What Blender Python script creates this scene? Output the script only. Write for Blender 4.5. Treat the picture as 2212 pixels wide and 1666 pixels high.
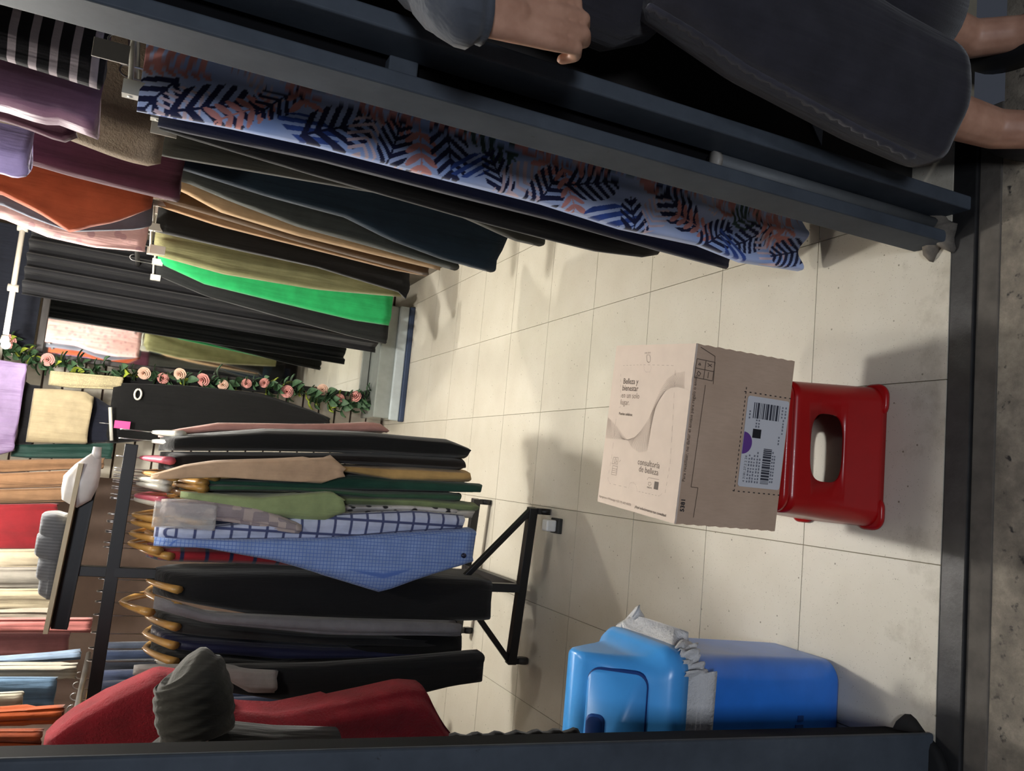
import bpy, bmesh, math, random
import numpy as np
from mathutils import Vector, Matrix
for o in list(bpy.data.objects): bpy.data.objects.remove(o, do_unlink=True)
random.seed(7); RNG=np.random.default_rng(7)
SC=bpy.context.scene; COL=SC.collection; PI=math.pi

# ------------------------------------------------------------------ camera (the phone is turned a quarter turn)
FPX=1804.767; ROLL=-0.140901698; PITCH=0.413474975; YAW=0.122426726
CAM=np.array([0.0970525,-0.4654664,1.5902181])
_f=np.array([math.sin(YAW)*math.cos(PITCH),math.cos(YAW)*math.cos(PITCH),-math.sin(PITCH)])
_r=np.array([math.cos(YAW),-math.sin(YAW),0.]); _d=np.cross(_f,_r)
CR=math.cos(ROLL)*_r+math.sin(ROLL)*_d; CD=-math.sin(ROLL)*_r+math.cos(ROLL)*_d; CF=_f
cam=bpy.data.cameras.new('camera'); camo=bpy.data.objects.new('camera',cam); COL.objects.link(camo)
cam.sensor_fit='HORIZONTAL'; cam.sensor_width=36.; cam.lens=FPX/2212*36; cam.clip_start=.02
M=Matrix.Identity(4)
for i in range(3): M[i][0]=CD[i]; M[i][1]=CR[i]; M[i][2]=-CF[i]; M[i][3]=CAM[i]
camo.matrix_world=M; SC.camera=camo
# ------------------------------------------------------------------ light
SC.view_settings.view_transform='Standard'; SC.view_settings.look='None'
SC.view_settings.gamma=1; SC.view_settings.use_curve_mapping=False; SC.view_settings.exposure=0.16
W=bpy.data.worlds.new('night'); SC.world=W; W.use_nodes=True
W.node_tree.nodes['Background'].inputs[0].default_value=(.55,.62,.8,1); W.node_tree.nodes['Background'].inputs[1].default_value=.055
def area(name,loc,target,size,power,col):
    l=bpy.data.lights.new(name,'AREA'); l.energy=power; l.color=col; l.shape='RECTANGLE'; l.size=size[0]; l.size_y=size[1]
    o=bpy.data.objects.new(name,l); COL.objects.link(o); o.location=loc
    o.rotation_euler=(Vector(target)-Vector(loc)).to_track_quat('-Z','Y').to_euler(); return o
def point(name,loc,power,col,r):
    l=bpy.data.lights.new(name,'POINT'); l.energy=power; l.color=col; l.shadow_soft_size=r
    o=bpy.data.objects.new(name,l); COL.objects.link(o); o.location=loc; return o
point('shop_lamp_light',(.22,3.15,2.44),140,(1,.965,.89),.085)
point('rear_lamp_light',(-.55,4.1,2.42),26,(1,.94,.84),.12)
point('door_lamp_light',(.08,1.5,2.44),17,(1,.965,.9),.07)
area('rail_lamp_light',(1.22,3.6,2.42),(1.0,3.7,0),(.07,.07),16,(1,.96,.88))
area('stall_opposite_light',(.15,-3.2,2.7),(.2,.8,.8),(.7,.5),64,(.86,.91,1))

# ------------------------------------------------------------------ pixel -> place helpers
def ray(x,y): return CR*((1666-y-833)/FPX)+CD*((x-1106)/FPX)+CF
def aY(x,y,Y): d=ray(x,y); return CAM+d*((Y-CAM[1])/d[1])
def aX(x,y,X): d=ray(x,y); return CAM+d*((X-CAM[0])/d[0])
def aZ(x,y,Z): d=ray(x,y); return CAM+d*((Z-CAM[2])/d[2])

# ------------------------------------------------------------------ materials
def lin(h):
    if isinstance(h,str): h=[int(h[i:i+2],16)/255 for i in(0,2,4)]
    return tuple((c/12.92 if c<=.04045 else ((c+.055)/1.055)**2.4) for c in h)+(1,)
MATS={}
def newmat(name):
    m=bpy.data.materials.new(name); m.use_nodes=True; return m,m.node_tree,m.node_tree.nodes['Principled BSDF']
def N(t,kind,**k):
    n=t.nodes.new(kind)
    for a,b in k.items(): setattr(n,a,b)
    return n
def coords(t,scale=(1,1,1),rot=(0,0,0)):
    tc=N(t,'ShaderNodeTexCoord'); mp=N(t,'ShaderNodeMapping'); mp.inputs['Scale'].default_value=scale; mp.inputs['Rotation'].default_value=rot
    t.links.new(tc.outputs['Object'],mp.inputs['Vector']); return mp.outputs['Vector']
def noise(t,vec,scale,detail=3,rough=.55):
    n=N(t,'ShaderNodeTexNoise'); n.inputs['Scale'].default_value=scale; n.inputs['Detail'].default_value=detail; n.inputs['Roughness'].default_value=rough
    t.links.new(vec,n.inputs['Vector']); return n.outputs['Fac']
def ramp(t,fac,stops):
    r=N(t,'ShaderNodeValToRGB'); e=r.color_ramp.elements
    while len(e)<len(stops): e.new(.5)
    for el,(p,c) in zip(e,stops): el.position=p; el.color=c if len(c)==4 else tuple(c)+(1,)
    t.links.new(fac,r.inputs['Fac']); return r.outputs['Color']
def mix(t,fac,a,b):
    m=N(t,'ShaderNodeMix',data_type='RGBA')
    for v,i in((fac,0),(a,6),(b,7)):
        if isinstance(v,(int,float)) or isinstance(v,tuple): m.inputs[i].default_value=v
        else: t.links.new(v,m.inputs[i])
    return m.outputs[2]
def bump(t,b,h,strength=.3,dist=.002):
    n=N(t,'ShaderNodeBump'); n.inputs['Strength'].default_value=strength; n.inputs['Distance'].default_value=dist
    t.links.new(h,n.inputs['Height']); t.links.new(n.outputs['Normal'],b.inputs['Normal'])
def dark(c,k): return tuple(x*k for x in c[:3])+(1,)
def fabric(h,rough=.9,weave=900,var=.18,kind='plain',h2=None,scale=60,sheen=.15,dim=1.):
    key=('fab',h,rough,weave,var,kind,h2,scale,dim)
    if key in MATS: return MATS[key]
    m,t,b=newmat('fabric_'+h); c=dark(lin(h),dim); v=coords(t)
    nz=noise(t,v,14,4)
    base=ramp(t,nz,[(.3,dark(c,1-var)),(.7,dark(c,1+var*.6))])
    if kind=='rib':
        w=N(t,'ShaderNodeTexWave',bands_direction='X'); w.inputs['Scale'].default_value=scale; t.links.new(v,w.inputs['Vector'])
        base=mix(t,w.outputs['Fac'],dark(c,.7),base)
    if kind=='stripeZ':
        w=N(t,'ShaderNodeTexWave',bands_direction='Z'); w.inputs['Scale'].default_value=scale; t.links.new(v,w.inputs['Vector'])
        base=mix(t,ramp(t,w.outputs['Fac'],[(.62,(0,0,0,1)),(.7,(1,1,1,1))]),base,lin(h2))
    if kind=='check':
        w=N(t,'ShaderNodeTexWave',bands_direction='Z'); w.inputs['Scale'].default_value=scale; t.links.new(v,w.inputs['Vector'])
        w2=N(t,'ShaderNodeTexWave',bands_direction='X'); w2.inputs['Scale'].default_value=scale; t.links.new(v,w2.inputs['Vector'])
        w3=N(t,'ShaderNodeTexWave',bands_direction='Y'); w3.inputs['Scale'].default_value=scale; t.links.new(v,w3.inputs['Vector'])
        st=[(.90,(0,0,0,1)),(.97,(1,1,1,1))]
        base=mix(t,ramp(t,w.outputs['Fac'],st),base,lin(h2)); base=mix(t,ramp(t,w2.outputs['Fac'],st),base,lin(h2)); base=mix(t,ramp(t,w3.outputs['Fac'],[(.93,(0,0,0,1)),(.98,(1,1,1,1))]),base,lin(h2))
    if kind=='blotch':
        vo=N(t,'ShaderNodeTexVoronoi'); vo.inputs['Scale'].default_value=scale; t.links.new(v,vo.inputs['Vector'])
        base=mix(t,ramp(t,vo.outputs['Distance'],[(.28,(1,1,1,1)),(.36,(0,0,0,1))]),base,lin(h2))
    if kind=='patch':
        vo=N(t,'ShaderNodeTexVoronoi',distance='CHEBYCHEV'); vo.inputs['Scale'].default_value=scale; vo.inputs['Randomness'].default_value=.5; t.links.new(v,vo.inputs['Vector'])
        base=mix(t,ramp(t,vo.outputs['Color'],[(.45,(0,0,0,1)),(.5,(1,1,1,1))]),base,lin(h2))
    t.links.new(base,b.inputs['Base Color']); b.inputs['Roughness'].default_value=rough
    b.inputs['Sheen Weight'].default_value=sheen; b.inputs['Specular IOR Level'].default_value=.25
    if kind=='sherpa': bump(t,b,noise(t,v,130,5,.7),1.0,.012)
    else:
        bn=N(t,'ShaderNodeBump'); bn.inputs['Strength'].default_value=.55; bn.inputs['Distance'].default_value=.018; t.links.new(noise(t,coords(t,(26,26,2.2)),1.0,3,.5),bn.inputs['Height'])
        b2=N(t,'ShaderNodeBump'); b2.inputs['Strength'].default_value=.25; b2.inputs['Distance'].default_value=.001; t.links.new(noise(t,v,weave*.35,2),b2.inputs['Height']); t.links.new(bn.outputs['Normal'],b2.inputs['Normal']); t.links.new(b2.outputs['Normal'],b.inputs['Normal'])
    MATS[key]=m; return m
def plain(name,h,rough=.5,metal=0,bscale=0,bstr=.2,spec=.5,coat=0,alpha=None,trans=0,var=.1,nscale=20):
    if name in MATS: return MATS[name]
    m,t,b=newmat(name); c=lin(h); v=coords(t)
    t.links.new(ramp(t,noise(t,v,nscale,4),[(.3,dark(c,1-var)),(.7,dark(c,1+var*.5))]),b.inputs['Base Color'])
    b.inputs['Roughness'].default_value=rough; b.inputs['Metallic'].default_value=metal; b.inputs['Specular IOR Level'].default_value=spec
    b.inputs['Coat Weight'].default_value=coat; b.inputs['Transmission Weight'].default_value=trans
    if alpha is not None: b.inputs['Alpha'].default_value=alpha
    if bscale: bump(t,b,noise(t,v,bscale,4),bstr,.002)
    MATS[name]=m; return m
def emit(name,col,s):
    m,t,b=newmat(name); b.inputs['Base Color'].default_value=(.9,.9,.9,1); b.inputs['Emission Color'].default_value=tuple(col)+(1,); b.inputs['Emission Strength'].default_value=s; MATS[name]=m; return m

# terrazzo tile
def terrazzo():
    m,t,b=newmat('terrazzo'); tc=N(t,'ShaderNodeNewGeometry'); v=tc.outputs['Position']
    big=noise(t,v,3.0,5,.6)
    base=ramp(t,big,[(.2,lin('c2bbab')),(.5,lin('cdc7b8')),(.8,lin('d5d0c3'))])
    vo=N(t,'ShaderNodeTexVoronoi'); vo.inputs['Scale'].default_value=210; t.links.new(v,vo.inputs['Vector'])
    sp=ramp(t,vo.outputs['Distance'],[(.14,(1,1,1,1)),(.22,(0,0,0,1))])
    msk=ramp(t,noise(t,v,120,2),[(.5,(0,0,0,1)),(.6,(1,1,1,1))])
    mm=N(t,'ShaderNodeMix',data_type='RGBA',blend_type='MULTIPLY'); mm.inputs[0].default_value=1; t.links.new(sp,mm.inputs[6]); t.links.new(msk,mm.inputs[7])
    base=mix(t,mm.outputs[2],base,lin('8d8574'))
    vo2=N(t,'ShaderNodeTexVoronoi'); vo2.inputs['Scale'].default_value=26; t.links.new(v,vo2.inputs['Vector'])
    base=mix(t,ramp(t,vo2.outputs['Distance'],[(.05,(.9,.9,.9,1)),(.075,(0,0,0,1))]),base,lin('77705f'))
    # grime along the doorway
    sx=N(t,'ShaderNodeSeparateXYZ'); t.links.new(v,sx.inputs[0])
    mr=N(t,'ShaderNodeMapRange'); mr.inputs[1].default_value=.80; mr.inputs[2].default_value=1.1; mr.inputs[3].default_value=.34; mr.inputs[4].default_value=0; t.links.new(sx.outputs['Y'],mr.inputs[0])
    ad=N(t,'ShaderNodeMath',operation='ADD'); t.links.new(mr.outputs[0],ad.inputs[0]); t.links.new(noise(t,v,9,6,.7),ad.inputs[1])
    base=mix(t,ramp(t,ad.outputs[0],[(.76,(0,0,0,1)),(1.0,(.45,.45,.45,1))]),base,lin('7a7059'))
    t.links.new(base,b.inputs['Base Color']); b.inputs['Roughness'].default_value=.42
    bump(t,b,noise(t,v,40,3),.06,.002); return m
def pavement():
    m,t,b=newmat('pavement'); tc=N(t,'ShaderNodeNewGeometry'); v=tc.outputs['Position']
    base=ramp(t,noise(t,v,7,8,.7),[(.3,lin('4a463f')),(.5,lin('7a7266')),(.65,lin('9d9484'))])
    base=mix(t,ramp(t,noise(t,v,45,3),[(.62,(0,0,0,1)),(.72,(1,1,1,1))]),base,lin('2b2927'))
    t.links.new(base,b.inputs['Base Color']); b.inputs['Roughness'].default_value=.75
    bump(t,b,noise(t,v,30,6,.7),.5,.006); return m

# ------------------------------------------------------------------ mesh helpers
def link(name,verts,faces,mat,parent=None,smooth=True,origin=None,cols=None):
    V=np.array(verts,float)
    if origin is None:
        origin=np.array([(V[:,0].min()+V[:,0].max())/2,(V[:,1].min()+V[:,1].max())/2,V[:,2].min()])
    origin=np.array(origin,float)
    me=bpy.data.meshes.new(name); me.from_pydata([tuple(p) for p in V-origin],[],[tuple(f) for f in faces])
    if smooth: me.polygons.foreach_set('use_smooth',[True]*len(me.polygons))
    if mat: me.materials.append(mat)
    if cols is not None:
        ca=me.color_attributes.new('print','FLOAT_COLOR','POINT'); ca.data.foreach_set('color',np.array(cols,np.float32).ravel())
    me.update(); o=bpy.data.objects.new(name,me); COL.objects.link(o); o.location=origin
    if parent:
        o.parent=parent; o.location=Vector(origin)-world_loc(parent)
        q=world_rot(parent)
        if abs(q)>1e-9: pass
    return o
def world_loc(o):
    l=Vector(o.location)
    while o.parent: o=o.parent; l=l+Vector(o.location)
    return l
def world_rot(o): return 0
def tag(o,label,cat,group=None):
    o['label']=label; o['category']=cat
    if group: o['group']=group
    return o
def thing(name,label,cat,loc,group=None):
    o=bpy.data.objects.new(name,None); COL.objects.link(o); o.location=Vector([float(c) for c in loc]); o.empty_display_size=.05
    return tag(o,label,cat,group)
def struct(o): o['kind']='structure'; return o
class MB:
    def __init__(s): s.v=[]; s.f=[]
    def add(s,v,f):
        n=len(s.v); s.v+= [tuple(p) for p in v]; s.f+=[tuple(i+n for i in q) for q in f]; return s
    def box(s,a,b):
        x0,y0,z0=a; x1,y1,z1=b
        return s.add([(x0,y0,z0),(x1,y0,z0),(x1,y1,z0),(x0,y1,z0),(x0,y0,z1),(x1,y0,z1),(x1,y1,z1),(x0,y1,z1)],
          [(0,3,2,1),(4,5,6,7),(0,1,5,4),(1,2,6,5),(2,3,7,6),(3,0,4,7)])
    def tube(s,pts,r,n=10,caps=True,flat=1.):
        pts=[np.array(p,float) for p in pts]; m=len(pts); rr=r if hasattr(r,'__len__') else [r]*m
        up=np.array([0,0,1.]); prev=None; vs=[]
        for i,p in enumerate(pts):
            tg=pts[min(i+1,m-1)]-pts[max(i-1,0)]; tg/=np.linalg.norm(tg)+1e-12
            if prev is None:
                a=np.cross(tg,up if abs(tg[2])<.9 else np.array([1.,0,0]))
            else: a=prev-tg*np.dot(prev,tg)
            a/=np.linalg.norm(a)+1e-12; bb=np.cross(tg,a); prev=a
            for k in range(n):
                th=2*PI*k/n; vs.append(p+rr[i]*(math.cos(th)*a+flat*math.sin(th)*bb))
        fs=[]
        for i in range(m-1):
            for k in range(n): fs.append((i*n+k,i*n+(k+1)%n,(i+1)*n+(k+1)%n,(i+1)*n+k))
        if caps: fs.append(tuple(range(n))[::-1]); fs.append(tuple((m-1)*n+k for k in range(n)))
        return s.add(vs,fs)
    def loft(s,rings,caps=True):
        n=len(rings[0]); m=len(rings); vs=[p for r in rings for p in r]; fs=[]
        for i in range(m-1):
            for k in range(n): fs.append((i*n+k,i*n+(k+1)%n,(i+1)*n+(k+1)%n,(i+1)*n+k))
        if caps: fs.append(tuple(range(n))[::-1]); fs.append(tuple((m-1)*n+k for k in range(n)))
        return s.add(vs,fs)
    def build(s,name,mat,parent=None,smooth=True,origin=None): return link(name,s.v,s.f,mat,parent,smooth,origin)
def rrect(cx,cy,hx,hy,r,z,n=5):
    out=[]
    for sx,sy,a0 in((1,1,0),(-1,1,PI/2),(-1,-1,PI),(1,-1,1.5*PI)):
        for k in range(n+1):
            a=a0+PI/2*k/n; out.append((cx+sx*(hx-r)+r*math.cos(a),cy+sy*(hy-r)+r*math.sin(a),z))
    return out
def recalc(o):
    bm=bmesh.new(); bm.from_mesh(o.data); bmesh.ops.recalc_face_normals(bm,faces=bm.faces); bm.to_mesh(o.data); bm.free(); return o
def bevel(o,w=.004,seg=2):
    m=o.modifiers.new('bevel','BEVEL'); m.width=w; m.segments=seg; m.limit_method='ANGLE'; return o
def boxobj(name,a,b,mat,parent=None,bv=.003):
    o=MB().box(a,b).build(name,mat,parent,smooth=False)
    if bv: bevel(o,bv)
    return o

# ================================================================== SETTING
terr=terrazzo(); pav=pavement()
grout=plain('grout','8a8270',.9)
XL,XR,YB,ZC=-1.34,1.36,5.35,2.62; Y0=.80; T=.4
floor=struct(boxobj('floor',(XL,Y0,-.06),(XR,YB,-.006),grout,bv=0))
tm={}
ix0=int(math.floor(XL/T)); ix1=int(math.ceil(XR/T))
for i in range(ix0,ix1):
    for j in range(2,14):
        a=max(i*T,XL)+.0012; b=min((i+1)*T,XR)-.0012; c=max(j*T,Y0)+(.0012 if j>2 else 0); d=min((j+1)*T,YB)-.0012
        if b-a<.02 or d-c<.02: continue
        key=(round(b-a,4),round(d-c,4))
        if key not in tm:
            o=boxobj('floor_tile',(a,c,-.02),(b,d,0),terr,floor,bv=0); tm[key]=o.data
        else:
            o=bpy.data.objects.new('floor_tile',tm[key]); COL.objects.link(o); o.parent=floor
            o.location=Vector(((a+b)/2,(c+d)/2,-.02))-world_loc(floor)
pv=struct(boxobj('pavement_floor',(-2.2,-3.6,-.09),(2.6,.69,-.012),pav,bv=0))
railm=plain('threshold_steel','3a3a3b',.45,.6,60,.25,var=.3)
rail=struct(boxobj('trim_1',(-.75,.742,-.06),(1.0,.80,-.001),railm,bv=.003))
rail2=struct(boxobj('trim_2',(-.75,.69,-.06),(1.0,.742,-.009),plain('threshold_cement','57524c',.8,0,60,.5,var=.3),bv=.003))
wallm=plain('wall_paint','8b8378',.85,0,30,.1); brown=plain('wall_brown','5a4840',.8,0,30,.1)
struct(boxobj('wall_left',(XL-.08,.95,-.02),(XL,YB,ZC),brown,bv=0))
struct(boxobj('wall_right',(XR,.95,-.02),(XR+.08,YB,ZC),wallm,bv=0))
wb=struct(boxobj('wall_back',(XL,YB,-.02),(XR,YB+.08,ZC),plain('wall_back_paint','5b4a40',.85,0,30,.1),bv=0))
struct(boxobj('ceiling',(XL,.7,ZC),(XR,YB,ZC+.06),plain('ceiling_paint','c9c4b8',.9),bv=0))
# slatted white boards on the rear wall
slat_m=plain('slat_white','cfc8b8',.6,0,0)
for k in range(22):
    z=.02+k*.112
    boxobj('slat',(-.12,YB-.022,z),(XR-.01,YB,z+.1),slat_m,wb,bv=.002)
# front piers beside the opening
darkw=plain('front_wall_dark','201d1c',.8,0,20,.3)
struct(boxobj('wall_front_right',(.83,.91,-.02),(2.6,1.0,ZC),darkw,bv=0))
struct(boxobj('wall_front_left',(-2.2,.93,-.02),(-.56,1.03,ZC),darkw,bv=0))

# ------------------------------------------------------------------ shutter posts
def steel_mat():
    m,t,b=newmat('post_steel'); v=coords(t)
    base=ramp(t,noise(t,v,6,6,.65),[(.3,lin('3d434b')),(.6,lin('4a515a')),(.75,lin('535a63'))])
    base=mix(t,ramp(t,noise(t,v,18,6,.8),[(.66,(0,0,0,1)),(.74,(1,1,1,1))]),base,lin('2e2a26'))
    t.links.new(base,b.inputs['Base Color']); b.inputs['Roughness'].default_value=.6; b.inputs['Specular IOR Level'].default_value=.15
    bump(t,b,noise(t,v,90,3),.12,.001); return m
stm=steel_mat()
post=thing('shutter_post','grey painted steel shutter post with two rails and a dark slot',  'post',(.77,.82,0))
def prism(poly,z0,z1,leanx=0):
    a=[(x,y,z0) for x,y in poly]; b=[(x+leanx,y,z1) for x,y in poly]; n=len(poly)
    return a+b,[tuple(range(n))[::-1],tuple(range(n,2*n))]+[(i,(i+1)%n,n+(i+1)%n,n+i) for i in range(n)]
v,f=prism([(.772,.755),(.803,.755),(.803,.84),(.772,.84)],-.005,2.45); bevel(link('front_rail',v,f,stm,post,False),.004,3)
v,f=prism([(.705,.80),(.733,.80),(.733,.893),(.705,.893)],.004,2.45); bevel(link('rear_rail',v,f,stm,post,False),.004,3)
v,f=prism([(.735,.86),(.83,.86),(.83,.905),(.735,.905)],0,2.45); link('back_plate',v,f,plain('slot_dark','121214',.8,spec=.05),post,False)  # near-black plate colour stands in for shade inside the slot
p=aY(1545,345,.84); mb=MB()
mb.tube([(.752,.835,.02),(.752,.835,p[2])],.0185,14); mb.build('filler_pipe',plain('pipe_grey','5b5f62',.6,.2,40,.4),post)
mb=MB(); mb.tube([(.752,.835,p[2]),(.752,.835,p[2]+.012)],.0205,14); mb.build('pipe_cap',plain('pipe_cap','8e8a84',.5),post)
boxobj('slot_bracket',(.736,.83,aY(840,140,.83)[2]-.05),(.772,.858,aY(840,140,.83)[2]),stm,post)
# broken mortar lump at its foot
mb=MB(); rings=[]
for zz,s in((-.004,1.0),(.012,.9),(.026,.62),(.032,.3)):
    rings.append([(.735+s*(.062+.016*math.sin(3*a+1)+.01*math.sin(7*a))*math.cos(a),.835+s*(.048+.012*math.sin(2*a)+.01*math.cos(5*a))*math.sin(a),zz) for a in np.linspace(0,2*PI,28,endpoint=False)])
mb.loft(rings); mo=mb.build('mortar_lump',plain('mortar','6a645c',.95,0,45,.9,var=.4,nscale=40)); tag(mo,'crumbled grey mortar lump at the foot of the slotted steel post','mortar')
lpost=thing('shutter_post','wide dark grey steel shutter post beside the blue bin','post',(-.45,.86,0))
v,f=prism([(-.62,.80),(-.346,.80),(-.346,.815),(-.62,.815)],0,2.45,.045); bevel(link('front_face',v,f,stm,lpost,False),.006,3)
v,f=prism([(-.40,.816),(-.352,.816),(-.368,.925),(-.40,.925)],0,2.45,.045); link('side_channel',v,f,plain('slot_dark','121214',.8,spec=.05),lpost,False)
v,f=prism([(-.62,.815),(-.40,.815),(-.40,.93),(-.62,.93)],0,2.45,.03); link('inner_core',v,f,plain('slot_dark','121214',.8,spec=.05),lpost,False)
# low black pad around its foot
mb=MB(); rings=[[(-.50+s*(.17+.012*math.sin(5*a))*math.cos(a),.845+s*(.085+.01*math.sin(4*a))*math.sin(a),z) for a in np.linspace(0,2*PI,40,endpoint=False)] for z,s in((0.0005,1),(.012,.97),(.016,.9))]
mb.loft(rings); tag(mb.build('foot_pad',plain('pad_black','0f0f10',.85,0,30,.3)),'low black pad around the foot of the wide post','pad')
# ------------------------------------------------------------------ ceiling lamps
white_pl=plain('lamp_housing','d9d6cf',.5)
for n,(x,y,sx,sy) in enumerate(((.22,3.15,.2,.2),(-.55,4.1,.3,.3),(.08,1.5,.2,.2))):
    lb=['square ceiling lamp above the aisle','square ceiling lamp near the back of the shop','square ceiling lamp just inside the doorway'][n]
    t_=thing('ceiling_lamp',lb,'lamp',(x,y,2.54)); 
    boxobj('housing',(x-sx/2-.02,y-sy/2-.02,2.53),(x+sx/2+.02,y+sy/2+.02,ZC),white_pl,t_)
    boxobj('diffuser',(x-sx/2,y-sy/2,2.522),(x+sx/2,y+sy/2,2.53),emit('diffuser_%d'%n,(1,.93,.82),6),t_,bv=0)

# ================================================================== RED STOOL
redp=plain('red_plastic','aa1013',.3,0,0,spec=.35,coat=.1,var=.06)
def evaluated(o,name,mat,parent,smooth=True):
    dg=bpy.context.evaluated_depsgraph_get(); me=bpy.data.meshes.new_from_object(o.evaluated_get(dg)); me.name=name
    loc=Vector(o.location); bpy.data.objects.remove(o,do_unlink=True)
    n=bpy.data.objects.new(name,me); COL.objects.link(n); n.parent=parent; n.location=loc-(world_loc(parent) if parent else Vector())
    me.materials.clear(); me.materials.append(mat)
    if smooth: me.polygons.foreach_set('use_smooth',[True]*len(me.polygons))
    return n
sx,sy=.229,1.095; SW,SD,SH=.165,.14,.282
stool=thing('step_stool','glossy red plastic step stool with an oval handle hole, under the cardboard box','stool',(sx,sy,0))
def stool_ring(fr,n=96):
    out=[]; hx=SW-.016*fr; hy=SD-.018*fr; r=.04
    base=rrect(sx,sy,hx,hy,r,0,n//4-1)
    for (x,y,_) in base:
        u=(x-sx)/hx; w=(y-sy)/hy
        # raised rounded legs at the corners, shallow panel between
        inset=0
        if abs(w)>.9: inset=.010*max(0,1-(abs(u)/.62)**6); y2=y-math.copysign(inset,w); x2=x
        elif abs(u)>.9: inset=.022*max(0,1-(abs(w)/.62)**6); x2=x-math.copysign(inset,u); y2=y
        else: x2,y2=x,y
        if abs(w)>=abs(u): zb=.014*(1 if abs(u)<.60 else 0)
        else: zb=.15*max(0,1-(abs(w)/.55)**4)
        out.append((x2,y2,zb+(SH-.02-zb)*fr))
    return out
mb=MB(); mb.loft([stool_ring(k/14) for k in range(15)],caps=False)
sh=recalc(mb.build('tmp',redp)); sm=sh.modifiers.new('s','SOLIDIFY'); sm.thickness=.004; sm.offset=-1
def ovalcut(cx,cz,rx,rz,y0,y1):
    ring=lambda y:[(cx+rx*np.sign(math.cos(a))*abs(math.cos(a))**.6,y,cz+rz*np.sign(math.sin(a))*abs(math.sin(a))**.6) for a in np.linspace(0,2*PI,40,endpoint=False)]
    return recalc(MB().loft([ring(y0),ring(y1)]).build('cut',redp,smooth=False))
hc=aY(1790,968,.962); 
c1=ovalcut(hc[0],hc[2],.077,.046,.9,1.05); c2=ovalcut(sx-.010,.083,.068,.023,1.15,1.30)
for c in(c1,c2):
    bo=sh.modifiers.new('b','BOOLEAN'); bo.object=c; bo.operation='DIFFERENCE'; bo.solver='EXACT'
bpy.context.view_layer.update()
body=evaluated(sh,'body',redp,stool,False)
for c in(c1,c2): bpy.data.objects.remove(c,do_unlink=True)
mb=MB(); mb.loft([rrect(sx,sy,SW-.017,SD-.019,.04,SH-.022,8),rrect(sx,sy,SW-.015,SD-.017,.04,SH-.006,8),rrect(sx,sy,SW-.021,SD-.023,.036,SH,8)]); mb.build('seat',redp,stool)
for qx in(-1,1):
    for qy in(-1,1):
        cx,cy=sx+qx*(SW-.034),sy+qy*(SD-.034)
        MB().loft([rrect(cx,cy,.04,.04,.03,0,6),rrect(cx,cy,.041,.041,.03,.007,6),rrect(cx,cy,.036,.036,.027,.012,6)]).build('foot_rim',redp,stool)
# ================================================================== CARDBOARD BOX
def cardboard():
    m,t,b=newmat('cardboard'); v=coords(t)
    base=ramp(t,noise(t,v,8,5),[(.3,lin('bfa48e')),(.7,lin('cdb29c'))])
    base=mix(t,ramp(t,noise(t,coords(t,(1,60,1)),40,2),[(.4,(0,0,0,1)),(.8,(.35,.35,.35,1))]),base,lin('b39a84'))
    t.links.new(base,b.inputs['Base Color']); b.inputs['Roughness'].default_value=.8; b.inputs['Specular IOR Level'].default_value=.2
    bump(t,b,noise(t,v,120,3),.08,.001); return m
cbm=cardboard(); ink=plain('ink_grey','6e6156',.9,var=.02); inkd=plain('ink_dark','2c2a2c',.8,var=.02); inkm=plain('ink_mid','8d7d70',.9,var=.02)
BZ0,BZ1=.2835,.552; BW,BD=.378,.318; BA=-math.radians(5.1)
bc=np.array([.226,.974]) # front edge centre
ex=np.array([math.cos(BA),math.sin(BA),0]); ey=np.array([-math.sin(BA),math.cos(BA),0])
def BP(a,b,z): q=np.array([bc[0],bc[1],0])+ex*a+ey*b; return (q[0],q[1],z)
box=thing('cardboard_box','printed cardboard shipping box with a white label, resting on the red stool','box',BP(0,BD/2,BZ0))
def wavy(n,amp): return [amp*math.sin(i*1.9)+amp*.5*math.sin(i*.7) for i in range(n)]
# body with slightly corrugated vertical edges
nz=28; rings=[]
for k in range(nz+1):
    z=BZ0+(BZ1-.004-BZ0)*k/nz; w=.0011*math.sin(k*2.1)
    rings.append([BP(-BW/2-w,0,z),BP(BW/2+w,0,z),BP(BW/2+w,BD,z),BP(-BW/2-w,BD,z)])
MB().loft(rings).build('body',cbm,box,smooth=False)
mb=MB(); pts=[]
nx=30
edge=[]
for i in range(nx+1): edge.append((-BW/2+BW*i/nx,-.0012*abs(math.sin(i*1.7))))
top=[BP(a,b-.001,BZ1-.0045) for a,b in edge]+[BP(BW/2+.002,BD+.002,BZ1-.0045),BP(-BW/2-.002,BD+.002,BZ1-.0045)]
top2=[(p[0],p[1],BZ1) for p in top]; n=len(top)
lidp=link('top_flap',top+top2,[tuple(range(n))[::-1],tuple(range(n,2*n))]+[(i,(i+1)%n,n+(i+1)%n,n+i) for i in range(n)],plain('kraft_pale','dacabc',.85,0,120,.05,spec=.2,var=.04),box,False)
def topxy(px): # photo pixel on the top face -> box coords
    q=aZ(px[0],px[1],BZ1)-np.array([bc[0],bc[1],0]); return float(q@ex),float(q@ey)
def frontaz(px):
    d=ray(*px); nrm=ey; t_=((np.array([bc[0],bc[1],0])-CAM)@nrm)/(d@nrm); q=CAM+d*t_; return float((q-np.array([bc[0],bc[1],0]))@ex),float(q[2])
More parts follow.
